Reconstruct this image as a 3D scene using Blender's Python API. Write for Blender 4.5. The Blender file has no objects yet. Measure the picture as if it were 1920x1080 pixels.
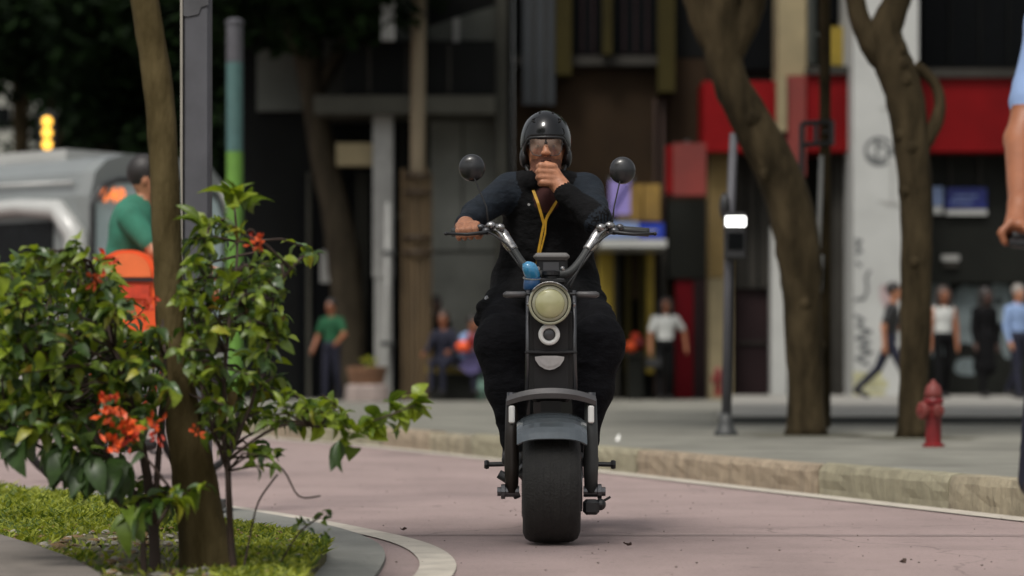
import bpy, math, random
import numpy as np
from mathutils import Vector, Matrix, Euler
random.seed(7); rng = np.random.default_rng(7)
S = bpy.context.scene
COL = S.collection
PI = math.pi
# ------------------------------------------------------------------ camera, sky, sun, exposure
FPX, HOR, CAMZ = 5000.0, 689.0, 0.70          # focal length in photo pixels, horizon row, camera height
cam_d = bpy.data.cameras.new('camera'); cam = bpy.data.objects.new('camera', cam_d); COL.objects.link(cam)
cam.location = (0, 0, CAMZ); cam.rotation_euler = (PI/2, 0, 0)
cam_d.sensor_width = 36; cam_d.lens = FPX/1920*36
cam_d.shift_y = (HOR-540)/1920
cam_d.clip_start = 0.1; cam_d.clip_end = 2000
cam_d.dof.use_dof = True; cam_d.dof.focus_distance = 10.75; cam_d.dof.aperture_fstop = 1.95
cam_d.dof.aperture_blades = 9
S.camera = cam
W = bpy.data.worlds.new('World'); S.world = W; W.use_nodes = True
nt = W.node_tree; bg = nt.nodes['Background']
sky = nt.nodes.new('ShaderNodeTexSky'); sky.sky_type = 'NISHITA'; sky.sun_disc = False
SUN_EL, SUN_AZ = math.radians(58), math.radians(205)      # azimuth clockwise from +Y: behind the camera, to the left
sky.sun_elevation = SUN_EL; sky.sun_rotation = SUN_AZ
sky.air_density = 1.6; sky.dust_density = 5.0; sky.ozone_density = 1.0
hs = nt.nodes.new('ShaderNodeHueSaturation'); hs.inputs['Saturation'].default_value = 0.22
nt.links.new(sky.outputs[0], hs.inputs['Color']); nt.links.new(hs.outputs[0], bg.inputs['Color'])
bg.inputs['Strength'].default_value = 0.085
sun_d = bpy.data.lights.new('sun', 'SUN'); sun = bpy.data.objects.new('sun', sun_d); COL.objects.link(sun)
sun_d.energy = 1.4; sun_d.angle = math.radians(14); sun_d.color = (1.0, 0.95, 0.88)
sd = Vector((math.sin(SUN_AZ)*math.cos(SUN_EL), math.cos(SUN_AZ)*math.cos(SUN_EL), math.sin(SUN_EL)))
sun.rotation_euler = (-sd).to_track_quat('-Z', 'Y').to_euler(); sun.location = (0, 0, 30)
S.view_settings.view_transform = 'Standard'; S.view_settings.look = 'None'
S.view_settings.exposure = 0.6; S.view_settings.gamma = 1.0; S.view_settings.use_curve_mapping = False
S.render.filter_size = 1.9
S.cycles.max_bounces = 6

# ------------------------------------------------------------------ helpers
def at(px, py, D):
    return Vector(((px-960)/FPX*D, D, CAMZ+(HOR-py)/FPX*D))
ORG = {}
class MB:
    def __init__(s): s.v = []; s.f = []; s.m = []; s.mats = []
    def mi(s, m):
        if m is None: return 0
        if m not in s.mats: s.mats.append(m)
        return s.mats.index(m)
    def add(s, vs, fs, m=None):
        o = len(s.v); s.v.extend(tuple(v) for v in vs)
        i = s.mi(m)
        for f in fs: s.f.append(tuple(a+o for a in f)); s.m.append(i)
    def box(s, x0, x1, y0, y1, z0, z1, m=None, bev=0.0):
        if bev <= 0:
            vs = [(x, y, z) for z in (z0, z1) for y in (y0, y1) for x in (x0, x1)]
            s.add(vs, [(0,2,3,1),(4,5,7,6),(0,1,5,4),(2,6,7,3),(0,4,6,2),(1,3,7,5)], m)
        else:
            b = min(bev, (x1-x0)*.45, (y1-y0)*.45, (z1-z0)*.45)
            rings = []
            for (z, i) in ((z0, b), (z0+b, 0), (z1-b, 0), (z1, b)):
                j = i+b*.0
                pts = [(x0+b+j*0+i*.6, y0+i), (x1-b-i*.6, y0+i), (x1-i, y0+b+i*.6), (x1-i, y1-b-i*.6),
                       (x1-b-i*.6, y1-i), (x0+b+i*.6, y1-i), (x0+i, y1-b-i*.6), (x0+i, y0+b+i*.6)]
                rings.append([(a, c, z) for a, c in pts])
            s.loft(rings, m, cap=True)
    def loft(s, rings, m=None, cap=True, closed=True):
        n = len(rings[0]); vs = [p for r in rings for p in r]; fs = []
        for i in range(len(rings)-1):
            for j in range(n if closed else n-1):
                k = (j+1) % n
                fs.append((i*n+j, i*n+k, (i+1)*n+k, (i+1)*n+j))
        if cap:
            fs.append(tuple(range(n-1, -1, -1))); fs.append(tuple(range((len(rings)-1)*n, len(rings)*n)))
        s.add(vs, fs, m)
    def tube(s, pts, rad, n=10, m=None, cap=True, wob=0.0, flat=1.0):
        pts = [Vector(p) for p in pts]
        if not hasattr(rad, '__len__'): rad = [rad]*len(pts)
        rings = []; up = None
        for i, p in enumerate(pts):
            t = (pts[min(i+1, len(pts)-1)]-pts[max(i-1, 0)])
            t = t.normalized() if t.length > 1e-9 else Vector((0, 0, 1))
            if up is None:
                up = Vector((0, 0, 1)) if abs(t.z) < .9 else Vector((0, 1, 0))
            u = (up-t*up.dot(t)).normalized(); w = t.cross(u); up = u
            r = rad[i]
            rings.append([p+(u*math.cos(2*PI*j/n)*flat+w*math.sin(2*PI*j/n))*r*(1+wob*random.uniform(-1, 1)) for j in range(n)])
        s.loft(rings, m, cap)
    def lathe(s, c, axis, prof, n=24, m=None, sx=1.0, sy=1.0):
        c = Vector(c); a = Vector(axis).normalized()
        u = a.orthogonal().normalized() if abs(a.z) < .5 else Vector((1, 0, 0))
        if abs(a.z) < .5: u = Vector((0, 0, 1)) if abs(a.y) > .5 else Vector((0, 1, 0)); u = (u-a*u.dot(a)).normalized()
        w = a.cross(u)
        rings = [[c+a*h+(u*math.cos(2*PI*j/n)*sx+w*math.sin(2*PI*j/n)*sy)*max(r, 1e-4) for j in range(n)] for (r, h) in prof]
        s.loft(rings, m, cap=True)
    def prism(s, poly, axis, d0, d1, m=None):
        # poly: list of 2-D points; axis 'y' -> (x,z), 'z' -> (x,y), 'x' -> (y,z)
        n = len(poly)
        def P(p, d):
            return {'y': (p[0], d, p[1]), 'z': (p[0], p[1], d), 'x': (d, p[0], p[1])}[axis]
        vs = [P(p, d0) for p in poly]+[P(p, d1) for p in poly]
        fs = [tuple(range(n)), tuple(range(2*n-1, n-1, -1))]
        for i in range(n):
            j = (i+1) % n; fs.append((i, i+n, j+n, j))
        s.add(vs, fs, m)
    def ell(s, c, r, n=16, k=10, m=None, rot=None):
        c = Vector(c); rings = []
        for i in range(k+1):
            th = PI*i/k; th = min(max(th, .02), PI-.02)
            ring = []
            for j in range(n):
                v = Vector((r[0]*math.sin(th)*math.cos(2*PI*j/n), r[1]*math.sin(th)*math.sin(2*PI*j/n), -r[2]*math.cos(th)))
                if rot is not None: v = rot @ v
                ring.append(c+v)
            rings.append(ring)
        s.loft(rings, m, cap=True)
    def torus(s, c, axis, R, r, n=28, k=8, m=None, sx=1.0):
        c = Vector(c); a = Vector(axis).normalized(); u = Vector((0, 0, 1)) if abs(a.z) < .9 else Vector((1, 0, 0))
        u = (u-a*u.dot(a)).normalized(); w = a.cross(u)
        vs = []; fs = []
        for i in range(n):
            d = u*math.cos(2*PI*i/n)+w*math.sin(2*PI*i/n)*sx
            for j in range(k):
                vs.append(c+d*(R+r*math.cos(2*PI*j/k))+a*r*math.sin(2*PI*j/k))
        for i in range(n):
            for j in range(k):
                fs.append((i*k+j, ((i+1) % n)*k+j, ((i+1) % n)*k+(j+1) % k, i*k+(j+1) % k))
        s.add(vs, fs, m)
    def F(s, x0, x1, y0, y1, D0, D1, m=None):      # box seen in the photo at columns x0..x1 and rows y0..y1 of its front face
        a = at(x0, y1, D0); b = at(x1, y0, D0); s.box(a.x, b.x, D0, D1, a.z, b.z, m)
def link(name, me, parent=None):
    o = bpy.data.objects.new(name, me); COL.objects.link(o)
    if parent is not None: o.parent = parent
    ORG[o.name] = ORG[parent.name] if parent is not None else Vector((0, 0, 0))
    return o
def obj(name, mb, mat=None, parent=None, smooth=False, origin=None, fixn=True):
    """link a mesh; vertices are given in world metres and stored relative to the thing's origin"""
    if parent is not None: og = ORG[parent.name]
    elif origin is not None: og = Vector(origin)
    else: og = Vector((0, 0, 0))
    me = bpy.data.meshes.new(name)
    me.from_pydata([(v[0]-og.x, v[1]-og.y, v[2]-og.z) for v in mb.v], [], mb.f)
    if fixn:
        import bmesh
        bm = bmesh.new(); bm.from_mesh(me); bmesh.ops.recalc_face_normals(bm, faces=bm.faces); bm.to_mesh(me); bm.free()
    if mb.mats:
        for m in mb.mats: me.materials.append(m)
        me.polygons.foreach_set('material_index', mb.m)
    elif mat: me.materials.append(mat)
    if smooth: me.shade_smooth()
    o = link(name, me, parent)
    if parent is None: o.location = og; ORG[o.name] = og
    return o
def tag(o, label=None, cat=None, group=None, kind=None):
    if label: o['label'] = label
    if cat: o['category'] = cat
    if group: o['group'] = group
    if kind: o['kind'] = kind
    return o
def thing(name, label, cat, loc, group=None):
    o = bpy.data.objects.new(name, None); COL.objects.link(o); o.location = loc; o.empty_display_size = .1
    ORG[o.name] = Vector(loc); tag(o, label, cat, group)
    return o
def setting(name, loc=(0, 0, 0)):
    o = bpy.data.objects.new(name, None); COL.objects.link(o); o.location = loc; ORG[o.name] = Vector(loc); o['kind'] = 'structure'
    return o

def M(name, col, rough=.6, var=.12, scale=6, bump=0.0, bscale=40, metal=0.0, coat=0.0, emis=0.0, spec=.5, stretch=(1, 1, 1), col2=None, trans=0.0, detail=4, rvar=0.0):
    m = bpy.data.materials.new(name); m.use_nodes = True; t = m.node_tree; b = t.nodes['Principled BSDF']
    tc = t.nodes.new('ShaderNodeTexCoord'); mp = t.nodes.new('ShaderNodeMapping'); mp.inputs['Scale'].default_value = stretch
    t.links.new(tc.outputs['Object'], mp.inputs['Vector'])
    nz = t.nodes.new('ShaderNodeTexNoise'); nz.inputs['Scale'].default_value = scale; nz.inputs['Detail'].default_value = detail; nz.inputs['Roughness'].default_value = .6
    t.links.new(mp.outputs[0], nz.inputs['Vector'])
    mr = t.nodes.new('ShaderNodeMapRange'); mr.inputs[1].default_value = .3; mr.inputs[2].default_value = .7
    t.links.new(nz.outputs[0], mr.inputs[0])
    mx = t.nodes.new('ShaderNodeMix'); mx.data_type = 'RGBA'
    c1 = [max(0, c*(1-var)) for c in col]; c2 = [min(1, c*(1+var)) for c in col] if col2 is None else col2
    mx.inputs[6].default_value = (*c1, 1); mx.inputs[7].default_value = (*c2, 1)
    t.links.new(mr.outputs[0], mx.inputs[0]); t.links.new(mx.outputs[2], b.inputs['Base Color'])
    b.inputs['Roughness'].default_value = rough; b.inputs['Metallic'].default_value = metal
    b.inputs['Coat Weight'].default_value = coat; b.inputs['Coat Roughness'].default_value = .08
    b.inputs['Specular IOR Level'].default_value = spec
    b.inputs['Transmission Weight'].default_value = trans
    if rvar > 0:
        r2 = t.nodes.new('ShaderNodeMapRange'); r2.inputs[3].default_value = max(0, rough-rvar); r2.inputs[4].default_value = min(1, rough+rvar)
        t.links.new(nz.outputs[0], r2.inputs[0]); t.links.new(r2.outputs[0], b.inputs['Roughness'])
    if emis > 0:
        b.inputs['Emission Color'].default_value = (*col, 1); b.inputs['Emission Strength'].default_value = emis
    if bump > 0:
        n2 = t.nodes.new('ShaderNodeTexNoise'); n2.inputs['Scale'].default_value = bscale; n2.inputs['Detail'].default_value = 5
        t.links.new(mp.outputs[0], n2.inputs['Vector'])
        bp = t.nodes.new('ShaderNodeBump'); bp.inputs['Strength'].default_value = bump; bp.inputs['Distance'].default_value = .02
        t.links.new(n2.outputs[0], bp.inputs['Height']); t.links.new(bp.outputs[0], b.inputs['Normal'])
    return m
def leaf_mat(name, col, rough=.42, tr=.35, spec=.5):
    m = M(name, col, rough=rough, var=.35, scale=9, spec=spec)
    t = m.node_tree; b = t.nodes['Principled BSDF']; out = [n for n in t.nodes if n.type == 'OUTPUT_MATERIAL'][0]
    tl = t.nodes.new('ShaderNodeBsdfTranslucent'); tl.inputs['Color'].default_value = (col[0]*1.5, col[1]*1.5, col[2]*.8, 1)
    ms = t.nodes.new('ShaderNodeMixShader'); ms.inputs[0].default_value = tr
    t.links.new(b.outputs[0], ms.inputs[1]); t.links.new(tl.outputs[0], ms.inputs[2]); t.links.new(ms.outputs[0], out.inputs['Surface'])
    return m

# ------------------------------------------------------------------ implicit bodies (smooth-joined capsules and ellipsoids -> one continuous surface)
def cap(a, b, ra, rb, mat, k=.03): return ('c', np.array(a, float), np.array(b, float), ra, rb, mat, k)
def elp(c, r, mat, k=.03, R=None): return ('e', np.array(c, float), np.array(r, float), None if R is None else np.array(R, float), 0, mat, k)
def body_mesh(name, prims, voxel, mats, parent, wrinkle=None):
    lo = np.full(3, 1e9); hi = -lo
    bbs = []
    for p in prims:
        if p[0] == 'c':
            r = max(p[3], p[4]); a = np.minimum(p[1], p[2])-r; b = np.maximum(p[1], p[2])+r
        else:
            r = p[2].max() if p[3] is not None else p[2]; a = p[1]-r; b = p[1]+r
        bbs.append((a, b)); lo = np.minimum(lo, a); hi = np.maximum(hi, b)
    lo = lo-voxel*4; n = np.ceil((hi+voxel*4-lo)/voxel).astype(int)+1
    Fd = np.full(n, 1.0, np.float32); best = np.full(n, 9.0, np.float32); Mt = np.zeros(n, np.int16)
    for p, (a, b) in zip(prims, bbs):
        mg = max(.04, p[6]*1.5)
        i0 = np.maximum(0, np.floor((a-mg-lo)/voxel).astype(int)); i1 = np.minimum(n, np.ceil((b+mg-lo)/voxel).astype(int)+1)
        ax = [lo[d]+voxel*np.arange(i0[d], i1[d]) for d in range(3)]
        X = np.stack(np.meshgrid(*ax, indexing='ij'), -1)
        if p[0] == 'c':
            ba = p[2]-p[1]; L = max(ba.dot(ba), 1e-9); pa = X-p[1]; h = np.clip(pa@ba/L, 0, 1)
            d = np.linalg.norm(pa-h[..., None]*ba, axis=-1)-(p[3]+(p[4]-p[3])*h)
        else:
            q = X-p[1]
            if p[3] is not None: q = q@p[3]
            k0 = np.linalg.norm(q/p[2], axis=-1); k1 = np.linalg.norm(q/(p[2]**2), axis=-1)+1e-9
            d = k0*(k0-1)/k1
        sl = tuple(slice(i0[d], i1[d]) for d in range(3))
        f = Fd[sl]; k = p[6]; hh = np.clip(.5+.5*(d-f)/k, 0, 1)
        Fd[sl] = (d*(1-hh)+f*hh)-k*hh*(1-hh)
        bb = best[sl]; up = d < bb; bb[up] = d[up]; mm = Mt[sl]; mm[up] = p[5]
    if wrinkle:
        amp, freq, which = wrinkle
        ax = [lo[d]+voxel*np.arange(n[d]) for d in range(3)]
        x = ax[0][:, None, None]; y = ax[1][None, :, None]; z = ax[2][None, None, :]
        ph = freq*(z*.9+.45*x*np.sin(freq*.12*z+1)+.2*y)+2.6*np.sin(freq*.21*(x-y)+1.7)+1.4*np.sin(freq*.17*z+.6)
        w = 1.3*(np.abs(np.sin(ph*.5))**.55-.72)*(.45+.55*np.sin(freq*.23*(x+y)+2*np.sin(freq*.15*z)))
        ph2 = freq*(.8*x-.55*z+.3*y)+1.7*np.sin(freq*.33*z)
        w = w+.6*(np.abs(np.sin(ph2*.6))**.55-.72)*(.5+.5*np.sin(freq*.19*(z-x)))
        Fd = Fd+(amp*w*np.isin(Mt, which)).astype(np.float32)
    # surface nets
    c = [(i, j, k) for i in (0, 1) for j in (0, 1) for k in (0, 1)]
    s = (Fd < 0)
    cnt = sum(s[i:n[0]-1+i, j:n[1]-1+j, k:n[2]-1+k].astype(np.int8) for i, j, k in c)
    mix = (cnt > 0) & (cnt < 8); ii = np.argwhere(mix); idx = np.full(mix.shape, -1, np.int32); idx[mix] = np.arange(len(ii))
    acc = np.zeros((len(ii), 3)); wt = np.zeros(len(ii))
    for a in c:
        for d in range(3):
            if a[d] == 1: continue
            b = list(a); b[d] = 1
            fa = Fd[ii[:, 0]+a[0], ii[:, 1]+a[1], ii[:, 2]+a[2]]; fb = Fd[ii[:, 0]+b[0], ii[:, 1]+b[1], ii[:, 2]+b[2]]
            cr = (fa < 0) != (fb < 0); t = np.where(cr, fa/np.where(cr, fa-fb, 1), 0)
            pt = np.tile(np.array(a, float), (len(ii), 1)); pt[:, d] += t
            acc[cr] += pt[cr]; wt[cr] += 1
    V = (ii+acc/np.maximum(wt, 1)[:, None])*voxel+lo
    quads = []
    for d in range(3):
        e1, e2 = [x for x in range(3) if x != d]
        sl0 = [slice(1, -1)]*3; sl1 = [slice(1, -1)]*3
        sl0[d] = slice(0, n[d]-1); sl1[d] = slice(1, n[d])
        A = s[tuple(sl0)]; B = s[tuple(sl1)]
        pos = np.argwhere(A != B); off = np.array([1, 1, 1]); off[d] = 0
        if len(pos) == 0: continue
        sg = A[tuple(pos.T)]; pos = pos+off
        def cell(o1, o2):
            q = pos.copy(); q[:, e1] += o1; q[:, e2] += o2; return idx[tuple(q.T)]
        Q = np.stack([cell(-1, -1), cell(0, -1), cell(0, 0), cell(-1, 0)], 1)
        fl = sg if d != 1 else ~sg
        Q[~fl] = Q[~fl][:, ::-1]
        quads.append(Q)
    Q = np.concatenate(quads); Q = Q[(Q >= 0).all(1)]
    fc = V[Q].mean(1); g = np.clip(np.round((fc-lo)/voxel).astype(int), 0, n-1)
    fm = Mt[tuple(g.T)]
    og = np.array(ORG[parent.name])
    me = bpy.data.meshes.new(name)
    me.vertices.add(len(V)); me.vertices.foreach_set('co', (V-og).astype(np.float32).ravel())
    me.loops.add(Q.size); me.loops.foreach_set('vertex_index', Q.astype(np.int32).ravel())
    me.polygons.add(len(Q)); me.polygons.foreach_set('loop_start', np.arange(0, Q.size, 4, dtype=np.int32))
    for m in mats: me.materials.append(m)
    me.polygons.foreach_set('material_index', fm.astype(np.int32))
    me.update(calc_edges=True); me.validate(); me.shade_smooth()
    return link(name, me, parent)

# ------------------------------------------------------------------ materials
def road_material():
    m = M('faded_red_cycle_lane', (.300, .226, .212), rough=.85, var=.10, scale=.9, bump=.35, bscale=90, detail=9)
    t = m.node_tree; b = t.nodes['Principled BSDF']; src = b.inputs['Base Color'].links[0].from_socket
    tc = [n for n in t.nodes if n.type == 'TEX_COORD'][0]
    def noise(scale, detail, sx=1, sy=1):
        mp = t.nodes.new('ShaderNodeMapping'); mp.inputs['Scale'].default_value = (sx, sy, 1); t.links.new(tc.outputs['Object'], mp.inputs['Vector'])
        n = t.nodes.new('ShaderNodeTexNoise'); n.inputs['Scale'].default_value = scale; n.inputs['Detail'].default_value = detail; t.links.new(mp.outputs[0], n.inputs['Vector']); return n
    def mul(a, fac, lo, hi, dark):
        r = t.nodes.new('ShaderNodeMapRange'); r.inputs[1].default_value = lo; r.inputs[2].default_value = hi; r.inputs[3].default_value = dark; r.inputs[4].default_value = 1; t.links.new(fac, r.inputs[0])
        x = t.nodes.new('ShaderNodeMix'); x.data_type = 'RGBA'; x.blend_type = 'MULTIPLY'; x.inputs[0].default_value = 1
        c = t.nodes.new('ShaderNodeCombineColor'); 
        for i in range(3): t.links.new(r.outputs[0], c.inputs[i])
        t.links.new(a, x.inputs[6]); t.links.new(c.outputs[0], x.inputs[7]); return x.outputs[2]
    o = mul(src, noise(1.6, 8).outputs[0], .34, .52, .89)
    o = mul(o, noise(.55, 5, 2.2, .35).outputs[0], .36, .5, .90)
    o = mul(o, noise(55, 4).outputs[0], .30, .45, .80)
    o = mul(o, noise(9, 10).outputs[0], .30, .36, .70)
    v = t.nodes.new('ShaderNodeTexVoronoi'); v.feature = 'DISTANCE_TO_EDGE'; v.inputs['Scale'].default_value = .42
    wn = noise(1.3, 6); ad = t.nodes.new('ShaderNodeVectorMath'); ad.operation = 'MULTIPLY_ADD'; ad.inputs[1].default_value = (.9, .9, 0)
    t.links.new(wn.outputs['Color'], ad.inputs[0]); t.links.new(tc.outputs['Object'], ad.inputs[2]); t.links.new(ad.outputs[0], v.inputs['Vector'])
    o = mul(o, v.outputs['Distance'], .0012, .0045, .72)
    t.links.new(o, b.inputs['Base Color']); return m
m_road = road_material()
m_asph = M('grey_asphalt', (.17, .165, .165), rough=.9, var=.2, scale=1.5, bump=.2, bscale=50)
m_side = M('grey_paving', (.188, .184, .158), rough=.85, var=.34, scale=1.1, bump=.2, bscale=30, detail=10, spec=.12)
m_plat = M('pale_paving', (.24, .232, .208), rough=.85, var=.15, scale=.7)
m_dkriser = M('shade_dark_riser', (.03, .032, .03), rough=.9)  # shade on the step face, put into its dark colour
m_kerb = M('rough_tan_granite', (.26, .225, .155), rough=.9, var=.35, scale=7, bump=.8, bscale=30, stretch=(1, 1, .35), detail=8)
m_paint = M('worn_cream_paint', (.43, .39, .33), rough=.8, var=.2, scale=7, detail=8)
m_conc = M('grey_concrete', (.19, .19, .17), rough=.9, var=.15, scale=3, bump=.3, bscale=50)
m_path = M('worn_concrete_path', (.14, .122, .105), rough=.9, var=.25, scale=4, bump=.3, bscale=60)
m_soil = M('dry_soil', (.075, .062, .03), rough=1, var=.4, scale=10, bump=.8, bscale=40, col2=(.14, .13, .05))
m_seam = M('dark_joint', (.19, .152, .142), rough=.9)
m_bark = M('grey_brown_bark', (.018, .013, .005), rough=.9, var=.45, col2=(.062, .046, .024), scale=7, bump=.9, bscale=22, stretch=(1, 1, .3), detail=8, spec=.12)
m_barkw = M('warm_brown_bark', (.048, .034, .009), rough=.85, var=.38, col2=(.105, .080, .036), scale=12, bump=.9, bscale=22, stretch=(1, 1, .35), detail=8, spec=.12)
m_barkf = M('pale_brown_bark', (.036, .029, .019), rough=.9, var=.4, scale=6, bump=.6, bscale=12, stretch=(1, 1, .3), spec=.12)
m_stem = M('thin_brown_stem', (.035, .02, .013), rough=.8, var=.3, scale=20)
L_dark = leaf_mat('leaf_deep_green', (.036, .072, .016))
L_mid = leaf_mat('leaf_mid_green', (.098, .152, .016))
L_lime = leaf_mat('leaf_lime_green', (.20, .262, .022))
L_grey = leaf_mat('leaf_greyish_green', (.10, .155, .07), rough=.22)
L_brown = leaf_mat('leaf_browning', (.14, .09, .02), rough=.6)
L_yel = leaf_mat('leaf_yellow', (.30, .30, .03))
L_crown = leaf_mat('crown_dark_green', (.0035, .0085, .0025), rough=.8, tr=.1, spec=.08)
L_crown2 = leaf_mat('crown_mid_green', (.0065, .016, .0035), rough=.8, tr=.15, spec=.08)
m_grass = leaf_mat('grass_yellow_green', (.26, .29, .03), rough=.6)
m_grass2 = leaf_mat('grass_green', (.085, .13, .014), rough=.6)
m_flower = M('orange_petal', (.60, .085, .014), rough=.5, var=.25, scale=20)
m_flower2 = M('red_orange_petal', (.50, .04, .012), rough=.5, var=.25, scale=20)
m_black = M('black_plastic', (.012, .012, .013), rough=.45, var=.2)
m_blackg = M('black_gloss', (.003, .003, .0035), rough=.16, var=.1, coat=.35, spec=.3)
m_rubber = M('worn_tyre_rubber', (.0135, .013, .0115), rough=.75, var=.3, scale=25, bump=.3, bscale=120)
m_chrome = M('dull_chrome', (.36, .35, .34), rough=.26, metal=1.0, var=.6, scale=55, rvar=.15)
m_steel = M('grey_metal', (.11, .11, .115), rough=.35, metal=.8, var=.15)
m_fender = M('blue_grey_paint', (.095, .112, .122), rough=.24, metal=.3, coat=.7, var=.1, scale=20)
m_yoke = M('satin_grey_metal', (.12, .115, .115), rough=.42, metal=.5, var=.15)
m_white = M('white_plastic', (.85, .84, .80), rough=.4, var=.06)
m_silver = M('silver_badge', (.45, .43, .42), rough=.35, metal=.4, var=.15, scale=30)
m_lens = M('cream_lens', (.50, .48, .25), rough=.12, coat=1.0, var=.07, scale=14)
m_lensrim = M('pale_lens_rim', (.36, .35, .24), rough=.2, coat=.7, var=.1)
m_bluep = M('glossy_blue_plastic', (.05, .30, .55), rough=.15, coat=1.0, var=.1)
m_blued = M('dark_blue_plastic', (.02, .08, .20), rough=.3)
m_skin = M('skin', (.38, .165, .088), rough=.5, var=.22, scale=45, bump=.12, bscale=160, detail=8)
m_skin2 = M('tanned_skin', (.26, .095, .042), rough=.5, var=.14, scale=14)
m_hair = M('black_hair', (.012, .009, .008), rough=.55)
m_hairb = M('dark_brown_hair', (.035, .018, .012), rough=.55)
m_jack = M('black_cloth', (.004, .004, .0045), rough=.9, var=.3, scale=25, bump=.9, bscale=13, spec=.15, stretch=(1, 1, 1.8))
m_navy = M('navy_cloth', (.0075, .0115, .0175), rough=.85, var=.3, scale=14, bump=.9, bscale=13, spec=.25, stretch=(1, 1, 1.8))
m_trou = M('black_trouser_cloth', (.0048, .0048, .0062), rough=.9, var=.3, scale=20, bump=.9, bscale=13, spec=.15, stretch=(1, 1, 1.8))
m_redsh = M('dark_red_cloth', (.03, .003, .002), rough=.9)
m_lany = M('yellow_lanyard', (.46, .25, .008), rough=.6, var=.2, scale=60)
m_shoe = M('black_shoe', (.012, .010, .010), rough=.5)
m_green = M('green_cloth', (.022, .135, .085), rough=.85, var=.2, scale=8)
m_greend = M('dark_green_cloth', (.003, .065, .022), rough=.85, var=.2)
m_wshirt = M('white_cloth', (.46, .47, .45), rough=.85, var=.08)
m_lblue = M('light_blue_cloth', (.20, .29, .48), rough=.85, var=.12)
m_dblue = M('dark_blue_cloth', (.006, .007, .02), rough=.85)
m_orange = M('orange_plastic', (.75, .085, .012), rough=.45, var=.15, scale=5)
m_orange2 = M('pale_orange_plastic', (.75, .15, .04), rough=.45, var=.1)
m_red = M('red_paint', (.15, .004, .006), rough=.45, var=.25, scale=8)
m_redw = M('worn_red_paint', (.15, .025, .02), rough=.6, var=.25, scale=10)
m_redf = M('red_fascia', (.135, .002, .003), rough=.5, var=.3, scale=.6, spec=.12)
m_redf2 = M('faded_red_panel', (.14, .014, .009), rough=.6, var=.25, scale=1.2)
m_maroon = M('maroon_door', (.018, .010, .011), rough=.6, var=.2, scale=2, spec=.12)
m_reddoor = M('crimson_door', (.085, .001, .004), rough=.5, var=.2, scale=2, spec=.12)
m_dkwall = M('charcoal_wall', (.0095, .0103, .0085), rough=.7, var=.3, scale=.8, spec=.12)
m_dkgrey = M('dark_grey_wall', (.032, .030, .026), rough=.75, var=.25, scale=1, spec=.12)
m_black_wall = M('near_black_wall', (.0028, .0034, .0032), rough=.7, var=.4, scale=1, spec=.12)  # plain near-black wall colour, mottled at random
m_ggrn = M('grey_green_render', (.085, .09, .080), rough=.8, var=.25, scale=.7, spec=.12)
m_fasc = M('grey_fascia', (.056, .055, .045), rough=.8, var=.2, scale=1, spec=.12)
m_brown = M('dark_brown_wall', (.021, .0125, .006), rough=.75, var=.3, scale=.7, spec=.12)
m_olive = M('olive_pilaster', (.026, .021, .005), rough=.8, var=.3, scale=1, spec=.12)
m_cream = M('cream_render', (.22, .18, .10), rough=.8, var=.2, scale=1.4)
m_creamd = M('ochre_render', (.15, .10, .03), rough=.8, var=.25, scale=1.2)
m_col = M('white_render', (.38, .385, .37), rough=.8, var=.10, scale=1.2, detail=8)
m_colpipe = M('pale_grey_paint', (.27, .27, .255), rough=.6, var=.12)
m_graff = M('grey_spray_paint', (.10, .105, .105), rough=.8, var=.3, scale=5)
m_graffp = M('pink_spray_paint', (.33, .25, .25), rough=.8, var=.3, scale=5)
m_graffy = M('yellowish_stain', (.32, .31, .18), rough=.8, var=.3, scale=4)
m_bubble = M('blue_grey_spray_paint', (.105, .13, .135), rough=.8, var=.35, scale=2.5)
m_yellow = M('mustard_paint', (.22, .155, .008), rough=.7, var=.25, scale=1.5)
m_ochre = M('ochre_panel', (.21, .125, .02), rough=.7, var=.3, scale=1.5)
m_purple = M('lilac_banner', (.24, .19, .44), rough=.7, var=.15, scale=2)
m_blue = M('royal_blue_sign', (.004, .025, .27), rough=.45, var=.15)
m_blue2 = M('pale_blue_panel', (.16, .22, .38), rough=.5, var=.15)
m_navysign = M('navy_sign', (.003, .010, .125), rough=.45, var=.2)
m_glassd = M('dark_glass', (.003, .0035, .004), rough=.35, var=.2, spec=.06)
m_pole = M('grey_galvanised_pole', (.078, .078, .088), rough=.6, var=.16, scale=5, metal=.2)
m_poled = M('dark_pole', (.035, .037, .036), rough=.55, var=.2)
m_teal = M('teal_paint', (.05, .115, .11), rough=.6, var=.15)
m_lgreen = M('bright_green_paint', (.10, .23, .03), rough=.6, var=.15)
m_bus = M('silver_bus_paint', (.17, .185, .182), rough=.3, coat=.5, var=.08, scale=1)
m_busw = M('white_bus_trim', (.37, .375, .36), rough=.35, coat=.4, var=.06, scale=1)
m_busg = M('tinted_bus_glass', (.008, .009, .010), rough=.2, spec=.2)
m_buswin = M('sky_pale_windscreen', (.42, .53, .54), rough=.06, coat=1.0, var=.2, scale=.8)  # reflected sky on the glass is put into its pale base colour
m_led = M('orange_led', (1.0, .22, .04), emis=1.0)
m_amber = M('amber_lamp', (1.0, .50, .06), emis=1.7)
m_lampw = M('white_lamp', (1.0, 1.0, .97), emis=3.0)
m_wood = M('weathered_timber', (.085, .056, .026), rough=.85, var=.35, scale=5, stretch=(1, 1, .15))
m_woodp = M('pale_timber_pole', (.19, .15, .095), rough=.8, var=.2, scale=4, stretch=(1, 1, .2))
m_terr = M('terracotta_planter', (.16, .08, .042), rough=.9, var=.35, scale=3)
m_plank = M('dark_planter_side', (.024, .025, .022), rough=.8, var=.2, spec=.12)
m_pale = M('pale_far_building', (.30, .30, .26), rough=.8, var=.15, scale=.5)
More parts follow.
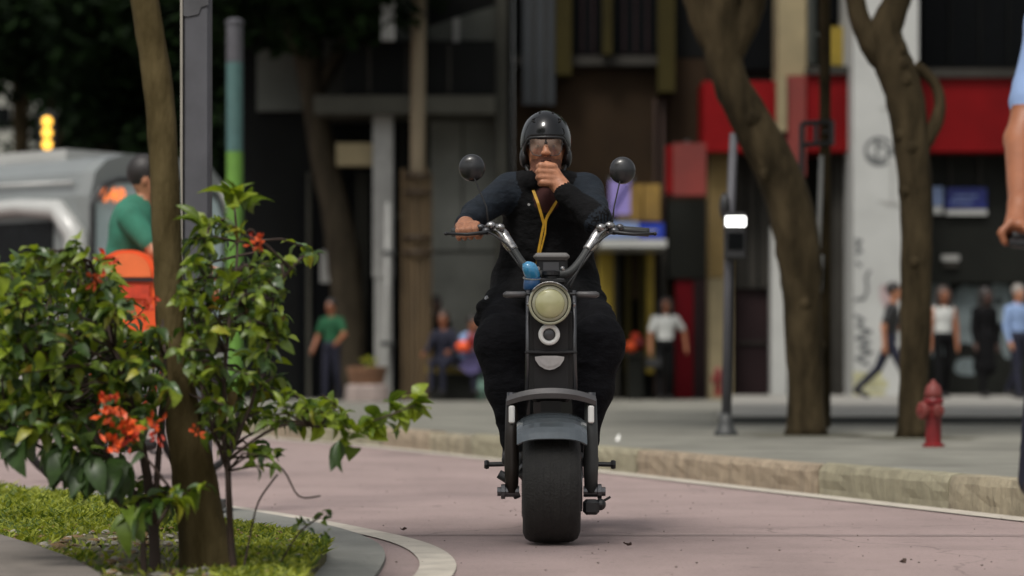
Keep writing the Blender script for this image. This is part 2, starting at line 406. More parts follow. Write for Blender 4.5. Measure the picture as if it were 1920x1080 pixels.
m_lensd = bpy.data.materials.new('smoky_goggle_lens'); m_lensd.use_nodes = True
_t = m_lensd.node_tree; _o = [n for n in _t.nodes if n.type == 'OUTPUT_MATERIAL'][0]
_tr = _t.nodes.new('ShaderNodeBsdfTransparent'); _tr.inputs[0].default_value = (.50, .37, .31, 1)
_gl = _t.nodes.new('ShaderNodeBsdfGlossy'); _gl.inputs['Roughness'].default_value = .16; _gl.inputs['Color'].default_value = (.85, .62, .50, 1)
_mx = _t.nodes.new('ShaderNodeMixShader'); _mx.inputs[0].default_value = .27
_t.links.new(_tr.outputs[0], _mx.inputs[1]); _t.links.new(_gl.outputs[0], _mx.inputs[2]); _t.links.new(_mx.outputs[0], _o.inputs['Surface'])

# ------------------------------------------------------------------ the ground, road, kerb, pavements
def sheet(name, poly, z, mat, thick=0.0, parent=None):
    mb = MB(); 
    if thick > 0: mb.prism(poly, 'z', z-thick, z, mat)
    else: mb.add([(x, y, z) for x, y in poly], [tuple(range(len(poly)))], mat)
    o = obj(name, mb, parent=parent)
    if parent is None: o['kind'] = 'structure'
    return o
sheet('ground', [(-400, -60), (400, -60), (400, 900), (-400, 900)], -.02, m_asph)
KERB = [(4.6, 5.6), (3.55, 8.9), (2.41, 12.5), (1.50, 15.4), (.62, 18.3), (-.32, 21.2), (-1.24, 24), (-2.06, 25.8), (-3.25, 29.5), (-3.45, 33), (-4.4, 40), (-5.3, 52)]
def off_line(line, d):
    out = []
    for i, p in enumerate(line):
        a = Vector(line[max(i-1, 0)]); b = Vector(line[min(i+1, len(line)-1)]); t = (b-a).normalized(); nrm = Vector((t.y, -t.x))
        out.append((p[0]+nrm.x*d, p[1]+nrm.y*d))
    return out
# direction runs away from the camera, so (t.y,-t.x) points to the right: the pavement side
def strip(line, d0, d1):
    a = off_line(line, d0); b = off_line(line, d1); return a+b[::-1]
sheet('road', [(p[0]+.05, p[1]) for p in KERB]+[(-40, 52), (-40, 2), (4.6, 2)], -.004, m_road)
def ribbon(name, line, d0, d1, z, mat):
    a = off_line(line, d0); b = off_line(line, d1); mb = MB(); n = len(a)
    mb.add([(x, y, z) for x, y in a]+[(x, y, z) for x, y in b], [(i, i+1, n+i+1, n+i) for i in range(n-1)], mat)
    o = obj(name, mb); o['kind'] = 'structure'; return o
ribbon('kerb_line', KERB, -.20, -.035, 0.002, m_paint)
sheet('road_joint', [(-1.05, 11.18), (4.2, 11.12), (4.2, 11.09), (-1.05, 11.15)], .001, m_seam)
KB = [(p[0], p[1]) for p in KERB]
inner = off_line(KERB, .17)
sheet('pavement', inner+[(-6, 70), (60, 70), (60, 5.6)], .145, m_side, thick=.16)
sheet('platform', [(2.02, 26.2), (20, 26.2), (20, 45.9), (3.7, 45.9), (2.35, 30)], .225, m_plat, thick=.076)
_mb = MB(); _mb.box(2.05, 20, 26.14, 26.197, .149, .217); o = obj('platform_riser', _mb, m_dkriser); o['kind'] = 'structure'
KM = [m_kerb, M('reddish_granite', (.27, .215, .15), rough=.9, var=.25, scale=9, bump=.9, bscale=30, stretch=(1, 1, .3), detail=8), M('olive_granite', (.24, .22, .15), rough=.9, var=.25, scale=6, bump=.9, bscale=26, stretch=(1, 1, .3), detail=8)]
kerb = setting('kerb', (0, 0, 0))
def poly_walk(line):
    segs = []; 
    for a, b in zip(line[:-1], line[1:]): segs.append((Vector(a), Vector(b), (Vector(b)-Vector(a)).length))
    return segs
def kerb_stones():
    pts = []; L = 0; segs = poly_walk(KERB); tot = sum(s[2] for s in segs)
    def point(d):
        for a, b, l in segs:
            if d <= l: return a+(b-a)*(d/l)
            d -= l
        return segs[-1][1]
    d = 0.0
    while d < tot-1:
        ln = random.uniform(.85, 1.75); a = point(d+.006); b = point(min(d+ln-.006, tot)); d += ln
        t = (b-a).normalized(); nr = Vector((t.y, -t.x)); h = random.uniform(.152, .172); nx = 12; push = random.uniform(-.008, .008)
        prof = [(0, -.02), (.004, .03), (0.002, .08), (0.004, .125), (.022, h-.004), (.06, h), (.17, h-.003), (.172, -.02)]
        rings = []
        for i in range(nx+1):
            f = i/nx; base = a+(b-a)*f; e = .010 if i in (0, nx) else 0
            ring = []
            for (o_, z) in prof:
                j = random.uniform(-.006, .006) if o_ < .05 and z > 0 else random.uniform(-.002, .002)
                q = base+nr*(o_+j+e+push if o_ < .1 else o_); zz = z+(random.uniform(-.008, .006) if .1 < z and o_ < .07 else 0)
                ring.append((q.x, q.y, zz))
            rings.append(ring)
        mb = MB(); mb.loft(rings, random.choice(KM)); obj('kerb_stone', mb, parent=kerb)
kerb_stones()

# the planted traffic island in the near left
def smooth_line(l, it=2):
    for _ in range(it):
        o = [l[0]]
        for a, b in zip(l[:-1], l[1:]):
            o += [(a[0]*.75+b[0]*.25, a[1]*.75+b[1]*.25), (a[0]*.25+b[0]*.75, a[1]*.25+b[1]*.75)]
        l = o+[l[-1]]
    return l
ISL = [(-.47, 8.0), (-.45, 8.9), (-.46, 9.9), (-.56, 10.75), (-.80, 11.7), (-1.16, 12.6), (-1.55, 13.5), (-2.1, 14.6), (-2.9, 15.6), (-4.2, 16.1), (-7, 16.2)]
BED = [(-.62, 7.0), (-.66, 8.9), (-.655, 9.6), (-.74, 10.15), (-.98, 10.75), (-1.34, 11.5), (-1.78, 12.5), (-2.35, 13.7), (-3.1, 15.0), (-4.2, 15.6), (-7, 15.8)]
ISL = smooth_line(ISL); BED = smooth_line(BED)
sheet('island_apron', ISL+[(-7, 5), (-.8, 5), (-.6, 6.8)], .012, m_conc, thick=.03)
sheet('planting_bed', BED+[(-7, 5), (-.9, 5)], .05, m_soil, thick=.05)
LINE = [(-.62, 6.6), (-.36, 7.8), (-.28, 8.6), (-.255, 9.2), (-.27, 9.7), (-.33, 10.25), (-.43, 10.75), (-.60, 11.3), (-.98, 12.35), (-1.38, 13.25), (-1.95, 14.5), (-2.8, 15.65), (-4.1, 16.3), (-7, 16.4)]
LINE = smooth_line(LINE)
ribbon('edge_line', LINE, -.065, .065, .002, m_paint)
_p = [at(-40, 1003, 10.2), at(60, 1035, 9.5), at(170, 1085, 8.9), at(200, 1200, 7)]
sheet('footpath', [(-2.02, 10.25), (-1.66, 9.35), (-1.44, 8.75), (-1.25, 8.1), (-1.0, 6.5), (-1.0, 5), (-6, 5), (-6, 11.4)], .075, m_path, thick=.024)

# ------------------------------------------------------------------ trees
def leaf_cloud(mb, blobs, n, size, mats, flat=.6):
    """many separate leaf-sized bent faces spread through lumpy volumes"""
    tot = sum(b[1][0]*b[1][1]*b[1][2] for b in blobs)
    for c, r in blobs:
        k = int(n*r[0]*r[1]*r[2]/tot)+1
        for _ in range(k):
            d = Vector((random.gauss(0, 1), random.gauss(0, 1), random.gauss(0, 1))).normalized()*(random.random()**.45)
            p = Vector(c)+Vector((d.x*r[0], d.y*r[1], d.z*r[2]))
            e = Euler((random.uniform(-1, 1), random.uniform(-1, 1), random.uniform(0, 6.28))).to_matrix()
            s = size*random.uniform(.6, 1.3)
            vs = [p+e @ Vector(q)*s for q in ((-.5, 0, 0), (-.1, -.28, -.06), (.5, 0, -.12), (-.1, .28, -.06), (0.05, 0, .05))]
            mb.add(vs, [(0, 1, 4), (1, 2, 4), (2, 3, 4), (3, 0, 4)], random.choice(mats))
def pit(px, D, r, seed):
    rr = random.Random(seed); c = at(px, 0, D); sheet('tree_pit', [(c.x+r*(1+.25*rr.uniform(-1, 1))*math.cos(2*PI*i/18), D+1.6*r*(1+.25*rr.uniform(-1, 1))*math.sin(2*PI*i/18)) for i in range(18)], .149, M('mossy_soil', (.085, .08, .045), rough=1, var=.5, scale=5, col2=(.15, .145, .11), detail=9))
def path_px(pts, D, dd=0.0):
    return [at(x, y, D+dd*i) for i, (x, y, r) in enumerate(pts)], [r*D/FPX for (_, _, r) in pts]
def smooth_path(P, R, k=4):
    out = []; ro = []
    n = len(P)
    for i in range(n-1):
        p0, p1, p2, p3 = P[max(i-1, 0)], P[i], P[i+1], P[min(i+2, n-1)]
        for j in range(k):
            t = j/k
            out.append(.5*((2*p1)+(p2-p0)*t+(2*p0-5*p1+4*p2-p3)*t*t+(3*p1-p0-3*p2+p3)*t**3)); ro.append(R[i]+(R[i+1]-R[i])*t)
    return out+[P[-1]], ro+[R[-1]]
def tree(name, label, trunk, branches, D, mat, blobs, nleaf, lsize, lmats, group=None, n=14, wob=.05, base=None, knots=0):
    P, R = path_px(trunk, D); P, R = smooth_path(P, R, 5)
    z0 = base if base is not None else P[0].z
    P[0] = Vector((P[0].x, P[0].y, z0-.03)); R[0] *= 1.34; R[1] *= 1.13; R[2] *= 1.05
    t = thing(name, label, 'tree', (P[0].x, P[0].y, z0), group)
    mb = MB(); mb.tube(P, R, n=n, wob=wob)
    for b in branches:
        bp, br = path_px(b, D); bp, br = smooth_path(bp, br, 5); mb.tube(bp, br, n=10, wob=wob)
    for _ in range(knots):
        i = random.randrange(4, len(P)-3); a = random.uniform(PI, 2*PI)
        c = P[i]+Vector((math.cos(a), math.sin(a), 0))*R[i]*.72
        mb.ell(c, (R[i]*.42, R[i]*.42, R[i]*.5), n=9, k=6)
    obj('trunk', mb, mat, t, smooth=True)
    if blobs:
        mb = MB(); leaf_cloud(mb, blobs, nleaf, lsize, lmats); obj('crown', mb, None, t, fixn=False)
    return t
# near tree standing in the island, behind the shrub
NT = [(394, 1085, 52), (374, 960, 45), (358, 860, 40), (340, 760, 33), (322, 620, 28), (315, 500, 27.5), (308, 320, 28), (296, 160, 28), (271, 0, 26.5), (252, -140, 25), (238, -300, 22), (248, -450, 20)]
_c = at(240, -480, 8.7)
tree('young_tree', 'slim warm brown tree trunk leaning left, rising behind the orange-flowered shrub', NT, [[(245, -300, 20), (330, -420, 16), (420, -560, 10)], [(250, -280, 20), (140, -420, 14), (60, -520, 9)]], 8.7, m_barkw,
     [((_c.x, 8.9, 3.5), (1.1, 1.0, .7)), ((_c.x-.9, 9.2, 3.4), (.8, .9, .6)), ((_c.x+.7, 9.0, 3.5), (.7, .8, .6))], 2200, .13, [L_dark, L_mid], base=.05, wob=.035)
# the two pavement trees on the right
T1 = [(1512, 816, 34), (1510, 700, 34.5), (1504, 570, 36), (1497, 470, 43), (1470, 350, 43), (1418, 245, 40), (1368, 150, 33), (1352, 60, 40), (1345, -40, 38), (1330, -160, 34), (1330, -320, 26)]
tree('pavement_tree', 'stout crooked trunk bending up to the left, in front of the red fascia', T1,
     [[(1366, 120, 30), (1322, 50, 24), (1300, -20, 24), (1270, -130, 18), (1230, -300, 12)], [(1362, 110, 30), (1398, 40, 27), (1425, -40, 24), (1480, -160, 18), (1540, -320, 10)],
      [(1335, 70, 18), (1308, 40, 16), (1305, -5, 20)]],
     21.8, m_bark, [((1.3, 22, 6.6), (2.0, 2.2, 1.5)), ((2.8, 23, 6.9), (1.8, 2.2, 1.5)), ((.6, 23.5, 7.0), (1.6, 2, 1.4)), ((2, 25.5, 7.6), (2.6, 2, 1.6)), ((1.5, 28, 8.3), (3, 2.4, 1.7))], 9000, .24, [L_crown2, L_dark, L_mid], 'street trees', base=.145, knots=7)
T2 = [(1712, 824, 27), (1714, 680, 28), (1718, 520, 29), (1718, 400, 30), (1712, 300, 33), (1698, 190, 36), (1672, 110, 36), (1660, 60, 32), (1682, 0, 26), (1705, -80, 26), (1740, -260, 20)]
tree('pavement_tree', 'forked trunk with a bowed side branch, standing just behind the near red hydrant', T2,
     [[(1680, 130, 30), (1640, 92, 24), (1612, 35, 19), (1596, -40, 18), (1570, -160, 14), (1520, -300, 9)],
      [(1708, 300, 15), (1735, 265, 15), (1757, 225, 13), (1762, 185, 11), (1748, 150, 10), (1715, 122, 12)]],
     21.0, m_bark, [((3.3, 21, 6.2), (1.8, 2.0, 1.4)), ((4.8, 22, 6.4), (2.0, 2.2, 1.5)), ((6.4, 23, 6.8), (1.8, 2, 1.4)), ((4.2, 25, 7.2), (2.6, 2, 1.5)), ((6.0, 27.5, 8.2), (3, 2.4, 1.7))], 9000, .24, [L_crown2, L_dark, L_mid], 'street trees', base=.145, knots=7)
pit(1512, 21.8, .50, 1); pit(1708, 21.0, .46, 2)
# trunks in the shade on the left
T4 = [(662, 722, 27), (655, 620, 29), (645, 500, 31), (628, 390, 28), (604, 280, 25), (590, 190, 24), (575, 100, 26), (545, 20, 26), (520, -90, 24), (500, -260, 18)]
tree('shade_tree', 'pale brown trunk curving left above the terracotta planter', T4, [[(590, 180, 16), (640, 90, 13), (690, -20, 10), (720, -150, 8)]], 46.0, m_barkf,
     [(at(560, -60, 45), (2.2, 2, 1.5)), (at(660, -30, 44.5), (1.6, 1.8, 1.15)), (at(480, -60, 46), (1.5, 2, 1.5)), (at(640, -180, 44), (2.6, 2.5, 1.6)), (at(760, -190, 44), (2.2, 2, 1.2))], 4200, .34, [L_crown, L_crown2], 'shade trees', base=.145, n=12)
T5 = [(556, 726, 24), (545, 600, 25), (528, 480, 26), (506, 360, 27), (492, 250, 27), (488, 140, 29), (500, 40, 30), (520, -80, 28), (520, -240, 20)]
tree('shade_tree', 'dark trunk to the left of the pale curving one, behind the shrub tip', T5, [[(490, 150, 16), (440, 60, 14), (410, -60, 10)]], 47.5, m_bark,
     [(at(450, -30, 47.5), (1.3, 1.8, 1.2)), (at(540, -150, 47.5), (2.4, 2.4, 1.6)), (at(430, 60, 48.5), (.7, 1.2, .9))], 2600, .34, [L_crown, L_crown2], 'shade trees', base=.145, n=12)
def far_tree(label, px, D, trunk_r, blobs, n, base=0.0):
    tr = at(px, 700, D); t = thing('far_tree', label, 'tree', (tr.x, D, base), 'trees behind the bus')
    mb = MB(); top = max(b[0][2] for b in blobs); bl = blobs[0][0]
    P = [Vector((tr.x, D, base-.05)), Vector((tr.x+.1, D, 1.5)), Vector((tr.x-.1, D, 3.5)), Vector((bl[0]*.5+tr.x*.5, D, 5.5)), Vector((bl[0], D, top))]
    mb.tube(P, [trunk_r*1.3, trunk_r, trunk_r*.9, trunk_r*.8, trunk_r*.3], n=10, wob=.06)
    for b, r in blobs:
        mb.tube([P[2], (P[2]+Vector(b))*.5+Vector((0, 0, .4)), Vector(b)], [trunk_r*.5, trunk_r*.35, trunk_r*.15], n=7)
    obj('trunk', mb, m_bark, t, smooth=True)
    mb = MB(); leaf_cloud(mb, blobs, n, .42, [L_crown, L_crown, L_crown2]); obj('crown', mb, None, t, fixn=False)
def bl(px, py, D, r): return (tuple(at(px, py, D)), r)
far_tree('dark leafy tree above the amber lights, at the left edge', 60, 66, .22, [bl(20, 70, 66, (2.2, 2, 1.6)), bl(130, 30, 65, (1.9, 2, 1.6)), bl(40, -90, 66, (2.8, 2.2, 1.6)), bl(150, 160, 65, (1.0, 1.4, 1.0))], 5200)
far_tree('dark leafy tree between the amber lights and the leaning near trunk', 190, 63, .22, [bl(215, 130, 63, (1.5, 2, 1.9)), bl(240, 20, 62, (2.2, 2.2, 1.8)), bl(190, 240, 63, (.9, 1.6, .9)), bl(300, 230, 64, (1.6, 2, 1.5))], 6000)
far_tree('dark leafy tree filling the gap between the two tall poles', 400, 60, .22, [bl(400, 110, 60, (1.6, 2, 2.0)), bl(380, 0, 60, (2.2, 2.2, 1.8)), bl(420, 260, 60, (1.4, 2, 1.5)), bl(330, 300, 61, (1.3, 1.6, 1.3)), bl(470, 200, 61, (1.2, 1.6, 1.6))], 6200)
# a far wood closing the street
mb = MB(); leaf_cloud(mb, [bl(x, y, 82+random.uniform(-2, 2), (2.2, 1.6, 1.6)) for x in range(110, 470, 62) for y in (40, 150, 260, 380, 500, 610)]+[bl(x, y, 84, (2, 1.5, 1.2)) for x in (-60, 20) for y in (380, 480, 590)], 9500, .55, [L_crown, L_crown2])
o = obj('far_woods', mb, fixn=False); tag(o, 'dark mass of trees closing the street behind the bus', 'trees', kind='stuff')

# ------------------------------------------------------------------ buildings across the pavement
def building(name, label, px):
    c = at(px, 745, 46); return thing(name, label, 'building', (c.x, 46.5, .145))
def part(name, t, mat, *boxes, smooth=False, label=None):
    mb = MB()
    for b in boxes: mb.F(*b)
    o = obj(name, mb, mat, t, smooth=smooth)
    if label: o['label'] = label
    return o
# --- grey building on the left
g = building('grey_building', 'grey building with dark canopy and pale fascia, behind the timber-clad pole', 700)
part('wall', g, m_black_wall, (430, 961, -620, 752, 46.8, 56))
for x0, x1, y0, y1 in ((481, 566, 92, 208), (606, 652, 70, 176)): part('wall_panel', g, m_ggrn, (x0, x1, y0, y1, 46.68, 46.795))
part('wall_panel', g, M('pale_grey_green_render', (.20, .205, .185), rough=.8, var=.3, scale=.8, spec=.12, detail=9), (806, 929, 214, 752, 46.62, 46.795), label='tall grey-green rendered panel')
part('canopy', g, m_black_wall, (646, 928, 79, 177, 45.2, 46.79))
part('fascia', g, m_fasc, (588, 928, 179, 212, 45.0, 46.79))
part('pilaster', g, m_fasc, (930, 951, -600, 752, 45.9, 46.79))
part('upper_wall', g, m_ggrn, (744, 800, -200, 76, 46.3, 46.79))
mb = MB(); a = [at(802, 76, 46.3), at(929, 76, 46.3), at(929, 10, 46.3), at(802, 50, 46.3)]
mb.prism([(p.x, p.z) for p in a], 'y', 46.3, 46.79); obj('soffit', mb, m_ggrn, g)
part('light_strip', g, m_colpipe, (850, 861, 34, 78, 46.2, 46.296))
part('pillar', g, m_colpipe, (699, 736, 214, 520, 45.4, 46.0), (702, 734, 520, 752, 45.42, 46.0))
part('cross_beam', g, m_cream, (630, 698, 268, 310, 45.5, 45.9))
part('door', g, m_glassd, (560, 690, 330, 752, 46.66, 46.795))
for x in (575, 668, 680): part('door_frame', g, m_fasc, (x, x+7, 322, 752, 46.55, 46.655))
part('shop_window', g, m_glassd, (738, 800, 225, 690, 46.66, 46.795))
t = thing('blade_sign', 'white vertical sign hanging above the dark canopy', 'sign', at(727, 76, 44.4))
part('panel', t, m_busw, (715, 740, -180, 74, 44.3, 44.5)); part('bracket', t, m_poled, (722, 726, -60, -50, 44.5, 46.28))
t = thing('downpipe', 'pale grey pipe running down beside the timber-clad pole', 'pipe', at(725, 752, 44.6))
mb = MB(); p = [at(728, 380, 44.6), at(726, 560, 44.6), at(722, 735, 44.6)]; p.append(Vector((p[2].x, 44.6, .145))); mb.tube(p, .055, n=12); obj('pipe', mb, m_colpipe, t, smooth=True)
for y_, x_ in ((470, 716), (640, 714)): mb = MB(); mb.F(x_, x_+23, y_, y_+8, 44.54, 45.40); obj('clamp', mb, m_poled, t)
for xm in (752, 770, 786): part('mullion', g, m_fasc, (xm, xm+4, 225, 690, 46.60, 46.655))
part('transom', g, m_fasc, (738, 800, 400, 408, 46.57, 46.655))
part('poster', g, m_colpipe, (600, 626, 470, 530, 46.62, 46.655)); part('poster', g, m_yellow, (640, 660, 440, 480, 46.62, 46.655))
for xm in (690, 760, 840): part('canopy_rib', g, m_dkgrey, (xm, xm+5, 82, 175, 45.16, 45.195))
part('panel_joint', g, m_dkgrey, (806, 929, 470, 474, 46.60, 46.617)); part('panel_joint', g, m_dkgrey, (866, 869, 214, 469, 46.60, 46.617))
# --- brown building in the middle
b = building('brown_building', 'dark brown building with olive pilasters, behind the rider', 1100)
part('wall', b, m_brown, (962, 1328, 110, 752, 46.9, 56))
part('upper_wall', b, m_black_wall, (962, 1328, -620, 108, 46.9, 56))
part('ledge', b, m_dkgrey, (962, 1240, 104, 122, 46.6, 46.89))
part('dark_strip', b, M('blue_black_panel', (.014, .018, .022), rough=.5), (980, 1040, -620, 196, 46.45, 46.595))
for x0, x1, y1 in ((1042, 1072, 140), (1130, 1148, 102), (1234, 1266, 172)): part('pilaster', b, m_olive, (x0, x1, -600, y1, 46.35, 46.89))
for x0, x1 in ((1074, 1128), (1150, 1232)): part('window', b, m_glassd, (x0, x1, -600, 100, 46.8, 46.89))
for x0, x1 in ((1226, 1231), (1240, 1246)): part('edge_trim', b, M('dark_rust_trim', (.03, .012, .006)), (x0, x1, 185, 752, 46.7, 46.89))
part('shop_recess', b, m_dkwall, (1120, 1250, 466, 752, 46.82, 46.895))
part('wall_panel', b, m_dkwall, (1252, 1328, 376, 522, 46.7, 46.89), label='dark panel under the small red sign')
part('door', b, m_reddoor, (1266, 1300, 522, 752, 46.75, 46.89), label='crimson door')
part('door_frame', b, m_maroon, (1301, 1328, 524, 752, 46.7, 46.89))
for x0, x1, mm in ((1122, 1150, m_yellow), (1172, 1184, m_olive), (1198, 1210, m_olive), (1212, 1226, m_yellow), (1240, 1248, m_dkgrey)): part('shop_post', b, mm, (x0, x1, 468, 700, 46.55, 46.815))
part('shop_post', b, m_ochre, (1182, 1204, 345, 414, 46.4, 46.89), (1207, 1238, 345, 414, 46.4, 46.89))
part('shop_post', b, m_creamd, (1160, 1180, 350, 414, 46.5, 46.89))
for x0, x1, y0, y1, mm in ((1212, 1218, 540, 640, m_purple), (1174, 1202, 694, 742, m_olive), (1152, 1160, 470, 752, m_dkgrey), (1186, 1196, 480, 560, m_brown)): part('shop_post', b, mm, (x0, x1, y0, y1, 46.58, 46.815))
for x0, x1, xs in ((1074, 1128, (1090, 1110)), (1150, 1232, (1168, 1190, 1212))):
    for xm in xs: part('mullion', b, m_maroon, (xm, xm+4, -600, 100, 46.72, 46.795))
for xm in (1000, 1022): part('mullion', b, m_dkgrey, (xm, xm+3, -620, 196, 46.40, 46.445))
t = thing('hanging_banner', 'lilac banner hanging beside the right mirror', 'banner', at(1162, 400, 45.8))
mb = MB(); mb.F(1143, 1182, 338, 402, 45.76, 45.80); obj('cloth', mb, m_purple, t)
mb = MB(); mb.tube([at(1140, 336, 45.78), at(1190, 336, 45.78)], .03, n=8); mb.box(at(1186, 0, 45.8).x, at(1190, 0, 45.8).x, 45.78, 46.88, at(0, 338, 45.8).z, at(0, 334, 45.8).z); obj('rod', mb, m_poled, t)
mb = MB(); a = at(1150, 392, 45.74); c = at(1178, 344, 45.74); mb.tube([a, c], .02, n=6); obj('cord', mb, m_navysign, t)
t = thing('awning_sign', 'blue awning sign with a white lower edge beside the right handlebar', 'sign', at(1200, 465, 45))
part('side_panel', t, m_blue2, (1128, 1197, 416, 446, 44.4, 46.88)); part('front_panel', t, m_blue, (1199, 1245, 418, 448, 44.3, 46.88))
mb = MB(); mb.F(1126, 1250, 449, 463, 44.2, 46.5); obj('lower_edge', mb, m_busw, t)
mb = MB(); mb.F(1190, 1232, 432, 435, 44.28, 44.30); obj('lettering', mb, m_busw, t)
t = thing('goods_rack', 'low rack of orange and red goods left of the white-shirted pedestrian', 'shop rack', Vector((at(1190, 745, 45.6).x, 45.6, .145)))
part('rack', t, m_dkwall, (1178, 1206, 668, 752, 45.4, 45.9)); part('rack', t, m_dkgrey, (1172, 1210, 662, 667, 45.35, 45.95))
for x, y, r, mm in ((1184, 650, 11, m_orange), (1200, 644, 12, m_red), (1192, 632, 9, m_flower2)):
    mb = MB(); c = at(x, y, 45.6); mb.ell(c, (r*.0092, .1, r*.0092)); obj('parcel', mb, mm, t, smooth=True)
t = thing('box_sign', 'small faded red box sign projecting left of the red fascia', 'sign', at(1290, 370, 45))
part('panel', t, m_redf2, (1262, 1324, 268, 366, 44.6, 45.2)); part('side_panel', t, m_redf, (1250, 1261, 272, 362, 44.6, 45.2)); part('bracket', t, m_poled, (1285, 1292, 262, 267, 44.8, 46.89))
# --- building with the red fascia on the right
c_ = building('red_fascia_building', 'dark shop building with a long red fascia and a white column', 1640)
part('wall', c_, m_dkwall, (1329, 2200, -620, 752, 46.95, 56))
part('fascia', c_, m_redf, (1512, 1599, 140, 284, 45.6, 46.94), (1718, 2200, 146, 284, 45.6, 46.94), (1318, 1456, 152, 284, 45.6, 46.94))
part('fascia_panel', c_, m_redf2, (1476, 1511, 142, 330, 45.5, 46.94), label='faded orange-red panel of the fascia')
part('ledge', c_, m_dkgrey, (1514, 1599, 124, 139, 45.5, 46.94), (1724, 2200, 128, 145, 45.5, 46.94))
part('pilaster', c_, m_creamd, (1330, 1374, 286, 520, 46.0, 46.94), label='ochre upper length of the cream pilaster')
part('pilaster', c_, m_cream, (1330, 1374, 521, 752, 46.02, 46.94))
part('pilaster', c_, m_cream, (1459, 1512, -600, 141, 45.9, 46.94)); part('pilaster', c_, m_cream, (1457, 1475, 141, 246, 45.4, 46.94))
part('pilaster', c_, m_col, (1446, 1476, 425, 752, 46.2, 46.94), label='white pilaster half behind the stout trunk')
part('wall_panel', c_, m_dkgrey, (1376, 1445, 290, 540, 46.5, 46.94)); part('door', c_, m_maroon, (1378, 1444, 542, 752, 46.6, 46.94))
part('wall_panel', c_, m_dkgrey, (1562, 1599, 290, 752, 46.1, 46.94))  # dark grey panel: the shaded left side of the column, put in as colour
part('upper_window', c_, m_glassd, (1380, 1456, -600, 130, 46.8, 46.94)); part('upper_window', c_, m_glassd, (1730, 2200, -600, 126, 46.8, 46.94)); part('upper_window', c_, m_glassd, (1535, 1597, -600, 40, 46.8, 46.94))
part('sign_panel', c_, m_yellow, (1553, 1597, 50, 122, 46.3, 46.79), label='mustard yellow panel above the fascia')
colm = part('column', c_, m_col, (1600, 1722, -620, 752, 44.9, 46.94), label='broad white column marked with graffiti')
# spray marks on the column: thin raised strokes
def strokes(name, parent, D, lines, w, mat):
    mb = MB()
    for ln in lines:
        pts = [at(x, y, D) for x, y in ln]
        for a, b2 in zip(pts[:-1], pts[1:]):
            d = (b2-a); 
            if d.length < 1e-6: continue
            d.normalize(); n_ = Vector((-d.z, 0, d.x))*w*.5; e = d*w*.3
            q = [a-e+n_, a-e-n_, b2+e-n_, b2+e+n_]
            mb.prism([(p.x, p.z) for p in q], 'y', D-.004*random.uniform(.6, 1), D+.002)
    return obj(name, mb, mat, parent)
circ = [(1648+25*math.cos(a*PI/10)*1.0, 284+25*math.sin(a*PI/10)) for a in range(3, 19)]
strokes('graffiti', colm, 44.897, [circ, [(1644, 264), (1645, 308)], [(1644, 268), (1672, 284), (1646, 308)], [(1672, 276), (1672, 292)], [(1627, 290), (1640, 300), (1646, 306)]], .055, m_graff)
strokes('graffiti', colm, 44.897, [[(1672, 300), (1672, 382)], [(1648, 378), (1686, 382)], [(1660, 384), (1684, 386)], [(1650, 204), (1684, 206)]], .035, m_colpipe)
for ln_ in ([(1605, 450), (1614, 452), (1606, 462), (1615, 470), (1605, 476)], [(1606, 492), (1613, 498)], [(1630, 508), (1624, 520), (1626, 545), (1620, 560), (1604, 562)]): strokes('graffiti', colm, 44.897, [ln_], .055, m_graff)
strokes('graffiti', colm, 44.897, [[(1604, 592), (1618, 600), (1608, 612), (1632, 622), (1606, 634), (1630, 642), (1612, 652), (1634, 660), (1606, 672), (1628, 684)]], .065, m_graff)
strokes('graffiti', colm, 44.897, [[(1655, 540), (1668, 548), (1655, 556), (1672, 562), (1660, 572)]], .13, m_graffp)
strokes('stain', colm, 44.897, [[(1604, 705), (1650, 705)], [(1604, 722), (1660, 720)], [(1604, 738), (1655, 738)]], .13, m_graffy)
# shop front right of the column
part('shop_front', c_, m_dkwall, (1724, 2200, 288, 530, 46.2, 46.94))
for xm in (1780, 1836, 1890): part('mullion', c_, m_dkgrey, (xm, xm+4, 290, 348, 46.14, 46.195)); part('mullion', c_, m_black_wall, (xm, xm+5, -600, 126, 46.72, 46.795))
for xm in (1398, 1420): part('panel_joint', c_, m_black_wall, (xm, xm+3, 292, 538, 46.46, 46.495))
part('door_rail', c_, m_dkgrey, (1384, 1438, 640, 645, 46.55, 46.595))
sh = part('roller_shutter', c_, m_dkwall, (1724, 2200, 531, 752, 46.5, 46.94), label='graffiti-covered roller shutter')
for i in range(14):
    y = 536+i*15.2; mb = MB(); mb.F(1724, 2200, y, y+13, 46.47, 46.499); o = obj('slat', mb, m_dkwall, sh)
def blob_letter(name, parent, D, cx, cy, rx, ry, hole, mat, seed):
    rr = random.Random(seed); mb = MB(); n = 22
    out = [(cx+rx*math.copysign(abs(math.cos(2*PI*i/n))**.7, math.cos(2*PI*i/n))*(1+.10*rr.uniform(-1, 1)), cy+ry*math.copysign(abs(math.sin(2*PI*i/n))**.7, math.sin(2*PI*i/n))*(1+.10*rr.uniform(-1, 1))) for i in range(n)]
    inn = [(cx+hole*rx*math.cos(2*PI*i/n), cy-ry*.1+hole*ry*.8*math.sin(2*PI*i/n)) for i in range(n)]
    A = [at(x, y, D) for x, y in out]; B = [at(x, y, D) for x, y in inn]
    mb.add(A+B, [(i, (i+1) % n, n+(i+1) % n, n+i) for i in range(n)], mat)
    return obj(name, mb, None, parent)
